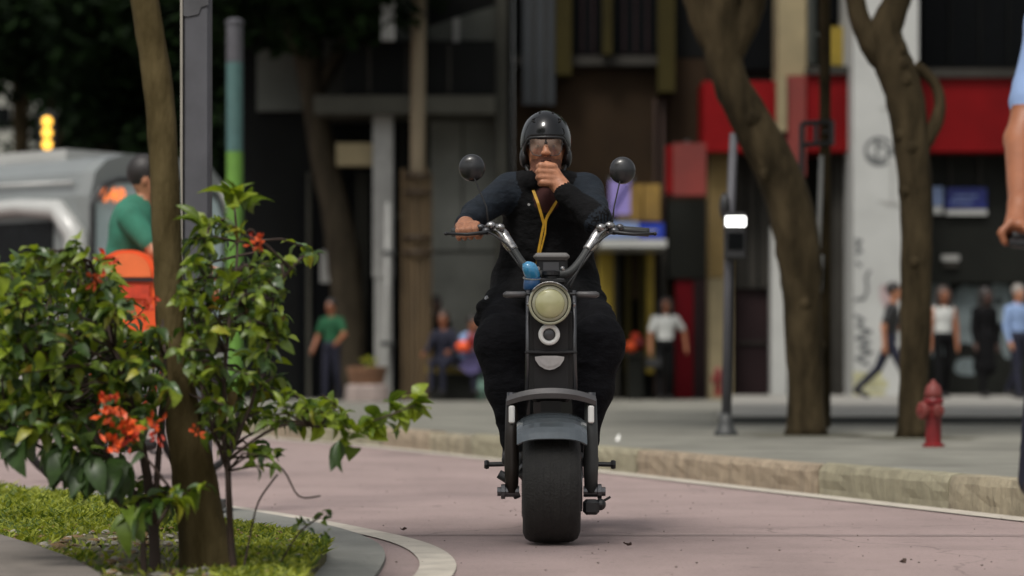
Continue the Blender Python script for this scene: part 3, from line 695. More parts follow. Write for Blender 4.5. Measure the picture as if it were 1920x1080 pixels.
for i, (x, y, rx, ry, h) in enumerate(((1762, 562, 22, 36, .22), (1815, 590, 30, 58, .05), (1872, 570, 24, 38, .25), (1912, 575, 14, 44, .1), (1758, 640, 16, 30, .2), (1895, 640, 18, 34, .15), (1812, 688, 22, 16, .1), (1955, 580, 24, 50, .2))):
    blob_letter('graffiti', sh, 46.462, x, y, rx, ry, h, m_bubble, i)
t = thing('shop_sign', 'navy blue wide sign with a white underline on the dark shop front', 'sign', at(1812, 402, 46))
part('panel', t, m_navysign, (1775, 1850, 352, 391, 46.1, 46.198)); part('underline', t, m_busw, (1775, 1851, 393, 403, 46.09, 46.198))
strokes('lettering', t, 46.097, [[(1790, 368), (1832, 368)], [(1784, 378), (1822, 380)]], .03, m_blue2)
t = thing('shop_sign', 'small pale blue sign beside the wide navy one', 'sign', at(1754, 402, 46))
part('panel', t, m_blue2, (1738, 1768, 350, 385, 46.1, 46.198)); part('underline', t, m_busw, (1738, 1768, 387, 401, 46.09, 46.198))
t = thing('wall_plate', 'small white plate on the dark shop front under the navy sign', 'sign', at(1781, 500, 46))
part('panel', t, m_colpipe, (1766, 1799, 478, 489, 46.12, 46.198)); part('panel', t, m_dkgrey, (1770, 1796, 490, 502, 46.13, 46.198))
# pale building glimpsed at the far left
t = thing('pale_building', 'pale building glimpsed through leaves at the left edge', 'building', (at(20, 700, 100).x, 100, 0))
part('wall', t, m_pale, (-200, 66, 60, 722, 98, 106)); part('wall', t, m_cream, (66, 110, 235, 722, 98.5, 106))
for k in range(3):
    for j in range(3):
        part('window', t, m_glassd, (-150+k*70, -120+k*70, 110+j*90, 150+j*90, 97.9, 97.99))

# ------------------------------------------------------------------ street furniture
# tall grey square pole on the island
t = thing('steel_pole', 'tall square grey steel pole with peeling paint, right of the leaning near trunk', 'pole', (at(368, 0, 12.6).x, 12.6, .05))
x0 = at(343, 0, 12.6).x; x1 = at(393, 0, 12.6).x
mb = MB(); mb.box(x0, x1, 12.6, 12.6+(x1-x0), .03, 5.6, bev=.012); obj('post', mb, m_pole, t)
mb = MB(); mb.box(x0-.012, x0-.001, 12.59, 12.6+(x1-x0)+.01, .03, 5.6); obj('edge_strip', mb, M('pale_edge', (.28, .26, .22)), t)
mb = MB(); P_ = [at(a, b_, 12.598) for a, b_ in ((344, 0), (392, 0), (391, 10), (378, 14), (374, 26), (352, 30), (344, 27), (345, -60), (391, -60))]
P_ = [at(a, b_, 12.598) for a, b_ in ((344, 30), (352, 31), (372, 27), (377, 14), (391, 9), (391, -120), (344, -120))]
mb.prism([(p.x, p.z) for p in P_], 'y', 12.594, 12.5985); obj('peeled_patch', mb, M('peeled_dark_paint', (.06, .06, .065), var=.3), t)
mb = MB(); mb.box(x0-.06, x1+.06, 12.54, 12.6+(x1-x0)+.06, .03, .07); obj('base_plate', mb, m_poled, t)
# teal and green pole
t = thing('painted_pole', 'round pole painted grey, teal and bright green, right of the steel pole', 'pole', (at(440, 0, 30).x, 30, .145))
X = at(440, 0, 30).x; r = 15.5*30/FPX
def zy(y, D): return at(0, y, D).z
for nm, m_, y0, y1 in (('shaft', m_lgreen, 285, 860), ('band', m_teal, 118, 284), ('top_section', m_pole, 46, 117)):
    mb = MB(); mb.lathe((X, 30, 0), (0, 0, 1), [(r, max(.12, zy(y1, 30))), (r, zy(y0, 30))], n=20); obj(nm, mb, m_, t, smooth=False)
mb = MB(); mb.lathe((X, 30, zy(45, 30)), (0, 0, 1), [(r*1.12, 0), (r*1.12, .03), (r*.6, .06)], n=20); obj('cap', mb, m_pole, t)
# timber-clad pole
t = thing('timber_clad_pole', 'tall pale pole clad in tied planks, left of the rider', 'pole', (at(783, 0, 47.2).x, 45.9, .145))
D = 45.0; X = at(782, 0, D).x
t.location = (X, D, .145); ORG[t.name] = Vector((X, D, .145))
mb = MB(); mb.tube([(X, D, .1), (X+.01, D, 4), (at(786, 0, D).x, D, 9.5)], [.135, .13, .115], n=16); obj('pole', mb, m_woodp, t, smooth=True)
for i, (a, w, top) in enumerate(((-.225, .085, 318), (-.12, .075, 330), (-.03, .08, 322), (.06, .075, 335), (.15, .08, 316), (.225, .06, 326))):
    dz = .16*math.sqrt(max(0, 1-(a/.27)**2)); mb = MB(); mb.box(X+a-w/2, X+a+w/2, D-dz-.04, D-dz, .12, zy(top, D), bev=.008)
    obj('plank', mb, m_wood, t)
for y in (331, 362, 446, 474):
    mb = MB(); z = zy(y, D); mb.torus((X, D-.02, z), (0, 0, 1), .235, .028, n=24, k=6, sx=1.12); obj('strap', mb, M('dark_strap', (.035, .02, .01)), t)
# dark post with bracket frame between the right trunks
D = 24.5; X = at(1547, 0, D).x
t = thing('lamp_post', 'dark slim post with an open bracket frame, behind the stout trunk', 'lamp post', (X, D, .145))
mb = MB(); mb.tube([(X, D, .1), (X, D, 6)], .052, n=12); obj('post', mb, m_bark, t, smooth=True)
mb = MB()
for a, b_ in (((1503, 232), (1503, 330)), ((1560, 226), (1560, 272)), ((1503, 232), (1560, 228)), ((1503, 272), (1560, 268)), ((1530, 230), (1530, 270))):
    mb.tube([at(*a, D-.1), at(*b_, D-.1)], .024, n=8)
mb.box(X-.03, X+.03, D-.1, D, zy(250, D), zy(246, D)); obj('bracket_frame', mb, m_black, t)
mb = MB(); mb.tube([at(1540, 292, D-.12), at(1537, 400, D-.12), at(1534, 480, D-.12)], .022, n=10); mb.tube([at(1535, 478, D-.12), at(1532, 548, D-.12)], .045, n=10); obj('conduit', mb, m_colpipe, t, smooth=True)
mb = MB(); mb.tube([at(1522, -220, D+.1), at(1523, 118, D+.1)], .04, n=10); mb.tube([at(1523, 60, D+.1), Vector((X, D, zy(70, D)))], .015, n=6); obj('upper_pipe', mb, M('grey_pipe', (.12, .14, .13)), t, smooth=True)
# cycle signal pole
D = 21.8; X = at(1366, 0, D).x
t = thing('signal_pole', 'thin grey signal pole with a lit white lamp and flared foot', 'signal', (X, D, .145))
mb = MB(); mb.tube([(at(1362, 0, D).x, D, .16), (X, D, 1.6), (at(1376, 0, D).x, D, zy(250, D))], [.042, .036, .034], n=12); obj('pole', mb, m_pole, t, smooth=True)
mb = MB(); mb.lathe((at(1361, 0, D).x, D, .145), (0, 0, 1), [(.098, 0), (.098, .02), (.075, .05), (.055, .11), (.044, .18)], n=16); obj('foot', mb, m_poled, t, smooth=True)
mb = MB(); a = at(1358, 486, D-.12); b_ = at(1400, 398, D-.12); mb.box(a.x, b_.x, D-.12, D-.035, a.z, b_.z, bev=.015); hd = obj('signal_head', mb, m_black, t)
mb = MB(); a = at(1361, 424, D-.13); b_ = at(1398, 406, D-.13); mb.box(a.x, b_.x, D-.13, D-.121, a.z, b_.z, bev=.003); obj('lamp', mb, m_lampw, hd)
mb = MB(); a = at(1365, 468, D-.13); b_ = at(1394, 436, D-.13); mb.box(a.x, b_.x, D-.13, D-.121, a.z, b_.z, bev=.003); obj('screen', mb, m_glassd, hd)
mb = MB(); mb.ell(at(1359, 388, D-.02), (.045, .06, .115), n=14); obj('back_signal', mb, m_black, t, smooth=True)
# traffic light with three amber lamps
D = 60.0; X = at(90, 0, D).x
t = thing('traffic_light', 'traffic light showing three stacked amber lamps above the bus', 'traffic light', (X-.1, D, 0))
mb = MB(); mb.tube([(X-.0, D+.18, 0), (X-.0, D+.18, zy(205, D))], .07, n=10); obj('pole', mb, m_poled, t)
mb = MB(); mb.box(X-.19, X+.19, D-.1, D+.12, zy(284, D), zy(216, D), bev=.03); hd = obj('housing', mb, m_black, t)
for y in (229, 250, 272):
    mb = MB(); mb.lathe((X, D-.105, zy(y, D)), (0, -1, 0), [(.108, 0), (.10, .03), (.06, .05), (.001, .055)], n=18); obj('lamp', mb, m_amber, hd, smooth=True)
# hydrants
def hydrant():
    D = 18.6; X = at(1750, 0, D).x; z = .145
    t = thing('fire_hydrant', 'red fire hydrant beside the forked trunk', 'hydrant', (X, D, z), 'fire hydrants')
    mb = MB(); mb.lathe((X, D, z), (0, 0, 1), [(.088, 0), (.088, .022), (.066, .03), (.064, .20), (.070, .215), (.070, .30), (.083, .305), (.083, .33), (.075, .34)], n=20); bd = obj('barrel', mb, m_red, t, smooth=False)
    mb = MB(); mb.lathe((X, D, z+.34), (0, 0, 1), [(.074, 0), (.072, .04), (.06, .08), (.035, .105), (.018, .11), (.018, .128), (.002, .13)], n=20); obj('bonnet', mb, m_redw, t, smooth=True)
    for dx, dy, s_ in ((-1, -.55, 1.25), (.25, -1, .9)):
        a = Vector((dx, dy, 0)).normalized(); mb = MB(); mb.lathe(Vector((X, D, z+.255))+a*.045, a, [(.036*s_, 0), (.036*s_, .045), (.05*s_, .048), (.05*s_, .078), (.042*s_, .088), (.014, .09), (.014, .105)], n=14); nz = obj('outlet', mb, m_redw, t)
    t.scale = (.86, .86, 1)
    return t
h1 = hydrant(); h1['label'] = 'larger near red fire hydrant beside the forked trunk'
h2 = h1.copy(); COL.objects.link(h2); h2.location = (at(1345, 0, 47).x*.965, 45.2, .225); h2['label'] = 'small far red hydrant at the foot of the cream pilaster'; h2.rotation_euler = (0, 0, .3); h2.scale = (.95, .95, 1.06)
for ch in list(h1.children):
    c2 = ch.copy(); COL.objects.link(c2); c2.parent = h2
# planter bench
t = thing('planter_bench', 'dark planter box with a yellow seat edge, left of the rider', 'planter', (at(852, 0, 44.6).x, 44.6, .145))
part('box', t, m_plank, (804, 900, 700, 752, 44.4, 45.6))
part('seat_edge', t, m_yellow, (799, 846, 686, 699, 44.2, 45.7), (848, 902, 690, 699, 44.3, 45.65))
mb = MB(); mb.F(893, 908, 712, 752, 44.0, 44.3); 
t = thing('waste_bag', 'pale green bag on the ground at the end of the planter', 'bag', (at(902, 0, 44.0).x, 44.0, .145))
mb = MB(); c = at(902, 730, 44.0); mb.ell((c.x, c.y, .33), (.085, .12, .185), n=14); mb.ell((c.x, c.y, .53), (.03, .04, .05), n=8); obj('sack', mb, M('pale_green_plastic', (.12, .22, .17)), t, smooth=True)
t = thing('terracotta_planter', 'terracotta planter with a pale foot under the curving trunk', 'planter', (at(688, 0, 43.4).x, 43.4, .145))
mb = MB(); mb.lathe((at(688, 0, 43.4).x, 43.4, .145), (0, 0, 1), [(.27, 0), (.27, .25), (.29, .36), (.33, .52), (.33, .57), (.29, .57), (.27, .5)], n=16); obj('pot', mb, m_terr, t, smooth=False)
mb = MB(); mb.lathe((at(688, 0, 43.4).x, 43.4, .145), (0, 0, 1), [(.37, .0), (.37, .05), (.35, .24), (.33, .27), (.295, .28)], n=16); obj('foot', mb, M('pinkish_render', (.26, .21, .19), rough=.9, var=.3, scale=3), t)
mb = MB(); leaf_cloud(mb, [((at(692, 0, 43.4).x, 43.4, .78), (.13, .13, .10))], 40, .12, [L_yel, L_mid]); obj('foliage', mb, None, t, fixn=False)

# ------------------------------------------------------------------ bus
def bus():
    A = Vector((at(160, 0, 31).x, 31, 0)); Bc = Vector((at(427, 0, 32.8).x, 32.8, 0))
    u = (Bc-A).normalized(); wid = (Bc-A).length; v = Vector((-u.y, u.x, 0)); ln = 11.0; H = 3.22    # u across the front, v back along the body
    t = thing('city_bus', 'silver city bus with a pale windscreen and an orange route display', 'bus', A+u*wid*.5+v*ln*.5)
    def q(a, b, z): return A+u*a+v*b+Vector((0, 0, z))
    def bx(mb, a0, a1, b0, b1, z0, z1, m=None):
        vs = [q(a, b_, z) for z in (z0, z1) for b_ in (b0, b1) for a in (a0, a1)]
        mb.add(vs, [(0, 2, 3, 1), (4, 5, 7, 6), (0, 1, 5, 4), (2, 6, 7, 3), (0, 4, 6, 2), (1, 3, 7, 5)], m)
    def prof(ins, b_):   # body cross-section (a,z), rounded roof shoulders
        P = [(0+ins, .35), (wid-ins, .35), (wid-ins, 2.7), (wid-.07-ins, 2.98), (wid-.25-ins, 3.14), (wid-.6, H), (.6, H), (.25+ins, 3.14), (.07+ins, 2.98), (ins, 2.7)]
        return [q(a, b_, z) for a, z in P]
    mb = MB(); mb.loft([prof(.06, -.02), prof(.0, .12), prof(0, ln-.1), prof(.05, ln)]); obj('body', mb, m_bus, t)
    # windscreen: rounded-top pane on the front
    mb = MB(); pts = [(.05, 1.0), (wid-.14, 1.0), (wid-.14, 2.55), (wid-.22, 2.75), (wid-.45, 2.88), (wid*.5, 2.93), (.45, 2.90), (.18, 2.80), (.05, 2.60)]
    n_ = len(pts); mb.add([q(a, -.075, z) for a, z in pts]+[q(a, -.022, z) for a, z in pts], [tuple(range(n_))]+[(i, (i+1) % n_, n_+(i+1) % n_, n_+i) for i in range(n_)]); obj('windscreen', mb, m_buswin, t)
    mb = MB()
    ring = [(.05, 1.0), (.05, 2.60), (.18, 2.80), (.45, 2.90), (wid*.5, 2.93), (wid-.45, 2.88), (wid-.22, 2.75), (wid-.14, 2.55), (wid-.14, 1.0)]
    mb.tube([q(a, -.07, z) for a, z in ring], .035, n=8); obj('windscreen_seal', mb, m_black, t)
    for a0 in (wid-.09,): 
        mb = MB(); mb.tube([q(a0+.06, -.06, .5), q(a0+.06, -.06, 2.3), q(a0+.09, -.05, 2.68), q(a0+.16 if a0 < 0 else a0-.03, -.04, 2.93)], [.085, .085, .085, .07], n=10); obj('corner_pillar', mb, m_busw, t, smooth=True)
    mb = MB(); bx(mb, .08, wid-.08, -.10, -.025, .4, .98); obj('front_panel', mb, m_busw, t)
    for a in (.3, wid-.5):
        mb = MB(); mb.lathe(q(a+.1, -.10, .72), -v, [(.12, 0), (.11, .02), (.02, .03)], n=16); obj('headlight', mb, m_white, t)
    mb = MB(); bx(mb, .1, wid-.1, -.13, -.02, .28, .38); obj('bumper', mb, m_black, t)
    # side windows with the white arch trim
    mb = MB(); bx(mb, -.03, -.002, .55, ln-.5, 1.05, 2.42); obj('side_glass', mb, m_busg, t)
    for b_ in (1.9, 3.4, 4.9, 6.4, 7.9): mb = MB(); bx(mb, -.045, -.031, b_, b_+.14, 1.05, 2.42); obj('window_post', mb, m_poled, t)
    mb = MB(); mb.tube([q(-.05, .02, .5), q(-.05, .04, 1.6), q(-.05, .12, 2.25), q(-.05, .42, 2.55), q(-.05, 1.1, 2.60), q(-.05, 4, 2.53), q(-.05, ln-.3, 2.5)], [.17, .16, .14, .12, .10, .09, .09], n=10); obj('arch_trim', mb, m_busw, t, smooth=True)
    mb = MB(); mb.tube([q(-.02, .2, 2.86), q(-.02, 3, 2.90), q(-.02, ln-.3, 2.9)], .018, n=8); obj('roof_rail', mb, m_busw, t, smooth=True)
    mb = MB(); bx(mb, -.028, -.002, .5, ln-.5, .40, .98); obj('side_panel', mb, m_busw, t)
    mb = MB(); bx(mb, .5, wid-.5, .9, 3.6, H-.02, H+.10); obj('roof_unit', mb, m_busw, t)
    mb = MB(); mb.tube([q(.3, -.05, 2.75), q(.1, -.28, 2.78), q(-.05, -.32, 2.62)], .025, n=8); mr_ = obj('mirror_arm', mb, m_black, t); 
    for b_ in (2.1, ln-2.4):
        for a in (.02, wid-.30):
            mb = MB(); mb.lathe(q(a, b_, .46), u, [(.46, 0), (.48, .05), (.48, .23), (.46, .28)], n=24); w_ = obj('wheel', mb, m_rubber, t, smooth=False)
            mb = MB(); mb.lathe(q(a-.012, b_, .46), u, [(.27, 0), (.27, .01)], n=20); obj('rim', mb, m_steel, w_)
    # route display
    fc = bpy.data.curves.new('route_text', 'FONT'); fc.body = '640'; fc.size = .235; fc.extrude = .004; fc.space_character = 1.12
    fo = bpy.data.objects.new('route_text', fc); COL.objects.link(fo)
    me = bpy.data.meshes.new_from_object(fo.evaluated_get(bpy.context.evaluated_depsgraph_get())); bpy.data.objects.remove(fo)
    R = Matrix((u, Vector((0, 0, 1)), -v)).transposed()
    mb = MB(); bs = q(.16, -.09, 2.64); mb.add([bs+R @ v_.co for v_ in me.vertices], [tuple(p.vertices) for p in me.polygons]); obj('route_display', mb, m_led, t, fixn=False)
bus()

# ------------------------------------------------------------------ people
m_lip = M('lip', (.14, .035, .028), rough=.5)
def rotz(a): return np.array([[math.cos(a), -math.sin(a), 0], [math.sin(a), math.cos(a), 0], [0, 0, 1]])
def person(label, px, D, z0, yaw, H, top, bottom, skin=None, hair=None, arms=((5, 12, 12), (5, 12, 12)), legs=((8, 5), (-8, 12)), lean=0.0, sleeve=1, longhair=False, dress=False, seat=None, group=None, voxel=.0125, bulk=1.0, headturn=0.0, shoe=None, girth=1.0, bare=False):
    """figure facing -y at yaw 0; arms: (forward, outward, elbow bend); legs: (thigh forward, knee bend) in degrees"""
    skin = skin or m_skin2; hair = hair or m_hair; k = H/1.72; shoe = shoe or m_shoe
    mats = [skin, top, bottom, hair, shoe, m_lip]; R = rotz(yaw); X = at(px, 0, D).x
    pr = []
    rd = math.radians
    pel = np.array([0, 0, .93]); ln = rd(lean); up = np.array([0, -math.sin(ln), math.cos(ln)]); fw = np.array([0, -math.cos(ln), -math.sin(ln)])
    chest = pel+up*.36; neck = pel+up*.54; head = pel+up*.66+np.array([0, -.02, 0]); 
    head = neck+np.array([0, -.03, .155])
    T = 1
    pr += [elp(pel+np.array([0, 0, .02]), np.array([.165, .115, .12])*girth, 2 if not dress else 1, .05), elp(pel+up*.17, np.array([.155, .105, .15])*girth, T, .05), elp(chest, np.array([.18, .115, .18])*bulk, T, .05)]
    pr += [cap(neck-up*.09+np.array([-.12, 0, 0]), neck-up*.09+np.array([.12, 0, 0]), .065, .065, T, .05)]
    pr += [cap(neck-up*.05, head-np.array([0, 0, .05]), .056, .052, 0, .02)]
    pr += [elp(head, (.078, .098, .115), 0, .01), elp(head+np.array([0, -.03, -.065]), (.055, .065, .06), 0, .03), elp(head+np.array([0, -.102, -.015]), (.012, .022, .022), 0, .012)]
    for s in (-1, 1): pr += [elp(head+np.array([s*.08, .005, -.01]), (.012, .022, .032), 0, .006), elp(head+np.array([s*.032, -.094, .004]), (.017, .012, .010), 3, .003), elp(head+np.array([s*.032, -.096, .028]), (.022, .012, .009), 3, .003)]
    pr += [elp(head+np.array([0, -.088, -.062]), (.026, .014, .011), 5, .003)]
    pr += [elp(head+np.array([0, .026, .046]), (.096, .106, .108), 3, .012)]
    if longhair: pr += [elp(head+np.array([0, .06, -.07]), (.115, .065, .19), 3, .03), elp(head+np.array([.088, -.02, -.06]), (.038, .06, .16), 3, .02), elp(head+np.array([-.088, -.02, -.06]), (.038, .06, .16), 3, .02)]
    for i, s in enumerate((-1, 1)):
        f, o_, e = [rd(v) for v in arms[i]]
        sh = neck-up*.09+np.array([s*.185*bulk, 0, 0])
        d1 = np.array([s*math.sin(o_), -math.sin(f)*math.cos(o_), -math.cos(f)*math.cos(o_)]); el = sh+d1*.29
        d2 = np.array([s*math.sin(o_)*.3-s*.15*math.sin(e), -math.sin(f+e), -math.cos(f+e)]); d2 /= np.linalg.norm(d2); wr = el+d2*.25
        pr += [cap(sh, el, .055*bulk, .045, T if sleeve >= 1 else 0, .03), cap(el, wr, .043, .032, T if sleeve >= 2 else 0, .015)]
        if sleeve == 1: pr[-2] = cap(sh, sh+d1*.20, .064*bulk, .062, T, .02); pr.append(cap(sh+d1*.1, el, .046, .043, 0, .02))
        sd_ = np.cross(d2, [1, 0, 0]); sd_ = sd_/(np.linalg.norm(sd_)+1e-9); ctr = wr+d2*.05
        pr += [cap(wr, wr+d2*.075, .030, .033, 0, .015)]
        for j in range(4):
            b0 = wr+d2*.085+sd_*(j-1.5)*.020; b1 = b0+d2*(.034, .040, .036, .028)[j]; inn = np.array([-s, 0, 0])*.4+d2
            pr += [cap(b0, b1, .0115, .011, 0, .006), cap(b1, b1+inn*.026, .011, .010, 0, .006)]
        pr += [cap(wr+d2*.03-sd_*.022, wr+d2*.075-sd_*.048, .013, .011, 0, .008)]
    feet = []
    for i, s in enumerate((-1, 1)):
        f, e = [rd(v) for v in legs[i]]
        hp = pel+np.array([s*.085, 0, -.03]); d1 = np.array([s*.03, -math.sin(f), -math.cos(f)]); kn = hp+d1*.43
        d2 = np.array([0, -math.sin(f-e), -math.cos(f-e)]); an = kn+d2*.41
        mt = 2 if not bare else 0
        pr += [cap(hp, kn, .085*girth, .062, 2, .04), cap(kn, an, .060, .050 if not bare else .036, mt, .02)]
        g_ = math.radians(max(0, -math.degrees(f-e))*.6)
        toe = an+np.array([0, -.155*math.cos(g_), -.045-.155*math.sin(g_)])
        pr += [cap(an+np.array([0, .03, -.045]), toe, .040, .034, 4, .02)]
        feet.append(min((an[2]-.085), toe[2]-.036))
    if dress: pr += [cap(pel+np.array([0, 0, .02]), pel+np.array([0, 0, -.45]), .15, .19, 1, .05)]
    dz = -min(feet) if seat is None else seat/k-.93+.10
    out = []
    org = np.array([X, D, z0])
    for p in pr:
        if p[0] == 'c':
            a = R@(np.array([p[1][0], p[1][1], p[1][2]+dz])*k)+org; b_ = R@(np.array([p[2][0], p[2][1], p[2][2]+dz])*k)+org
            out.append(cap(a, b_, p[3]*k, p[4]*k, p[5], p[6]))
        else:
            c = R@(np.array([p[1][0], p[1][1], p[1][2]+dz])*k)+org; out.append(elp(c, p[2]*k, p[5], p[6], R))
    t = thing('person', label, 'person', (X, D, z0), group)
    body_mesh('body', out, voxel, mats, t, wrinkle=(.005, 42, [1, 2]))
    return t, lambda v: Vector(R@((np.array(v)+np.array([0, 0, dz]))*k)+org)
PV = .145; PF = .225
tp, wp = person('pedestrian in a white shirt and dark trousers holding a dark bag', 1247, 45.0, PV, .12, 1.68, m_wshirt, m_jack, skin=m_skin2, hair=m_hair, arms=((8, 16, 10), (-18, 34, 30)), legs=((6, 4), (-6, 10)), longhair=True, sleeve=1, girth=.95)
t = thing('handbag', 'dark handbag held low by the white-shirted pedestrian', 'bag', at(1226, 685, 44.9))
mb = MB(); a = at(1210, 690, 44.85); b_ = at(1240, 672, 44.85); mb.box(a.x, b_.x, 44.78, 44.88, a.z, b_.z, bev=.02); obj('pouch', mb, m_black, t); mb = MB(); mb.tube([at(1214, 673, 44.83), at(1218, 660, 44.83), at(1230, 660, 44.83), at(1236, 673, 44.83)], .012, n=6); obj('handle', mb, m_black, t)
person('walking man in a black T-shirt, mid-stride, left of the forked trunk', 1668, 38.5, PF, 1.35, 1.70, m_black, m_dblue, skin=m_skin, hair=m_hair, arms=((-22, 8, 25), (18, 8, 20)), legs=((26, 8), (-24, 22)), lean=5)
person('woman with long dark hair in a white top and black trousers', 1768, 41.0, PF, .15, 1.66, m_wshirt, m_jack, skin=m_skin2, hair=m_hairb, arms=((2, 8, 8), (2, 8, 8)), legs=((10, 4), (-8, 14)), longhair=True, sleeve=0, girth=.92, bulk=.94)
person('figure dressed all in black in front of the graffiti shutter', 1846, 42.5, PF, .4, 1.70, m_jack, m_jack, skin=M('dark_skin', (.07, .035, .025)), hair=m_hair, arms=((6, 10, 10), (-8, 10, 14)), legs=((10, 4), (-10, 14)), sleeve=2, dress=True, longhair=True)  # skin has one dark brown base tone
person('man in a light blue shirt and dark trousers at the right edge', 1908, 40.5, PF, .55, 1.68, m_lblue, m_dblue, skin=m_skin, hair=M('grey_hair', (.22, .20, .18)), arms=((4, 14, 22), (-8, 12, 18)), legs=((12, 4), (-14, 18)), sleeve=2, bulk=1.08, girth=1.12)
person('person in a green shirt standing left of the pale curving trunk', 622, 44.0, PV, -.5, 1.62, m_greend, m_dblue, skin=m_skin2, hair=m_hair, arms=((10, 14, 25), (20, 26, 40)), legs=((6, 4), (-4, 8)))
person('person in a navy top sitting on the planter edge', 836, 44.2, PV, -.35, 1.66, m_dblue, m_dblue, skin=m_skin2, hair=m_hairb, arms=((20, 14, 50), (18, 12, 60)), legs=((82, 80), (78, 84)), lean=10, seat=.60, sleeve=2)
person('person in a light blue shirt sitting on the planter, bent forward', 868, 44.3, PV, .7, 1.64, m_lblue, m_dblue, skin=m_skin2, hair=m_hair, arms=((35, 12, 60), (30, 12, 60)), legs=((82, 80), (78, 84)), lean=28, seat=.58, sleeve=2)
person('dark-clothed person standing behind the seated pair', 818, 46.1, PV, .3, 1.72, m_jack, m_jack, skin=M('deep_brown_skin', (.06, .03, .02)), hair=m_hair, sleeve=2)
t = thing('shoulder_bag', 'orange and red bag on the lap of the light blue shirt', 'bag', at(876, 645, 43.8))
mb = MB(); mb.ell(at(870, 650, 43.75), (.14, .10, .10), n=12); obj('pouch', mb, m_orange, t, smooth=True)
mb = MB(); mb.ell(at(884, 640, 43.72), (.09, .08, .15), n=12); obj('flap', mb, m_red, t, smooth=True)
t = thing('draped_cloth', 'violet cloth draped over the end of the yellow planter seat', 'cloth', at(886, 690, 43.9))
mb = MB(); P_ = [at(x, y, 43.95) for x, y in ((862, 690), (872, 668), (890, 652), (900, 640), (900, 696), (880, 702))]; mb.prism([(p.x, p.z) for p in P_], 'y', 43.85, 44.12); obj('cloth', mb, M('violet_cloth', (.09, .075, .19)), t)

# ------------------------------------------------------------------ cyclist in green with an orange carrier box
def bike(label, head_px, D, yaw, z0, frame_m, wheel_r=.34, group=None):
    X = at(head_px, 0, D).x; t = thing('bicycle', label, 'bicycle', (X, D, z0), group)
    R = Matrix.Rotation(yaw, 3, 'Z')
    def q(a, b_, z): return Vector((X, D, z0))+R @ Vector((b_, -a, z))      # a forward, b across
    for a in (.55, -.50):
        mb = MB(); mb.torus(q(a, 0, wheel_r), R @ Vector((1, 0, 0)), wheel_r-.018, .020, n=36, k=8); w_ = obj('wheel', mb, m_rubber, t, smooth=True)
        mb = MB(); mb.torus(q(a, 0, wheel_r), R @ Vector((1, 0, 0)), wheel_r-.045, .010, n=32, k=6)
        for i in range(14):
            an = 2*PI*i/14; mb.tube([q(a+.02*math.cos(an), 0, wheel_r+.02*math.sin(an)), q(a+(wheel_r-.05)*math.cos(an), 0, wheel_r+(wheel_r-.05)*math.sin(an))], .0015, n=4)
        mb.lathe(q(a, -.035, wheel_r), R @ Vector((1, 0, 0)), [(.02, 0), (.02, .07)], n=10); obj('spokes', mb, m_steel, w_)
    mb = MB()
    hd0 = q(.40, 0, .88); bb = q(-.02, 0, .28); st = q(-.20, 0, .80)
    for a, b_ in ((hd0, bb), (hd0-Vector((0, 0, .04)), st), (bb, st)): mb.tube([a, b_], .019, n=8)
    for s in (-.05, .05):
        mb.tube([bb, q(-.50, s, wheel_r)], .010, n=6); mb.tube([st, q(-.50, s, wheel_r)], .009, n=6); mb.tube([q(.43, s*.7, .78), q(.47, s, .6), q(.55, s, wheel_r)], .012, n=6)
    obj('frame', mb, frame_m, t, smooth=True)
    mb = MB(); mb.tube([q(.385, 0, .86), q(.37, 0, 1.02)], .015, n=8); mb.tube([q(.22, -.30, 1.07), q(.33, -.26, 1.05), q(.39, -.08, 1.03), q(.39, .08, 1.03), q(.33, .26, 1.05), q(.22, .30, 1.07)], .012, n=8); obj('handlebar', mb, m_black, t, smooth=True)
    mb = MB(); mb.tube([st, q(-.23, 0, .92)], .014, n=8); mb.ell(q(-.25, 0, .95), (.07, .13, .035), rot=R); obj('saddle', mb, m_black, t, smooth=True)
    mb = MB(); mb.lathe(q(-.02, -.06, .28), R @ Vector((1, 0, 0)), [(.09, 0), (.09, .01)], n=18); mb.tube([q(-.02, -.07, .28), q(.10, -.08, .16)], .009, n=6); mb.tube([q(-.02, .07, .28), q(-.14, .08, .40)], .009, n=6)
    for a, b_, z in ((.10, -.13, .16), (-.14, .13, .40)): c = q(a, b_, z); mb.ell(c, (.05, .04, .012), rot=R, n=8, k=6)
    obj('crankset', mb, m_steel, t)
    return t, q
GD = 16.9
gb, gq = bike('bicycle under the green-shirted cyclist, mostly hidden by the shrub', 246, GD, 2.35, 0, m_orange)
person('cyclist in a green T-shirt half hidden by the leaning near trunk', 220, GD, .16, 1.5, 1.83, m_green, m_jack, skin=m_skin, hair=m_hair, arms=((40, 20, 30), (12, 26, 50)), legs=((16, 22), (4, 8)), lean=17, sleeve=1, girth=1.2, bulk=1.32, voxel=.012)
t = thing('carrier_box', 'rounded orange carrier box on the rear of the bicycle', 'box', at(240, 560, GD-.45))
a = at(186, 640, GD-.6); b_ = at(294, 469, GD-.6)
def rbox(x0, x1, y0, y1, z0, z1, r=.09):
    rings = []
    n_ = 6
    prof = []
    for i in range(n_+1): prof.append((x0+r-r*math.cos(PI/2*i/n_)*1.0, z1-r+r*math.sin(PI/2*i/n_)))
    for i in range(n_+1): prof.append((x1-r+r*math.sin(PI/2*i/n_), z1-r+r*math.cos(PI/2*i/n_)))
    return [(x0, z0)]+prof+[(x1, z0)]
mb = MB(); mb.prism(rbox(a.x, b_.x, 0, 0, a.z, b_.z, .15), 'y', GD-.62, GD-.24); bx_ = obj('shell', mb, m_orange, t)
mb = MB(); c = at(240, 478, GD-.64); mb.prism(rbox(a.x+.03, b_.x-.03, 0, 0, at(0, 520, GD-.6).z, b_.z-.02, .13), 'y', GD-.645, GD-.621); obj('lid_panel', mb, m_orange2, t)
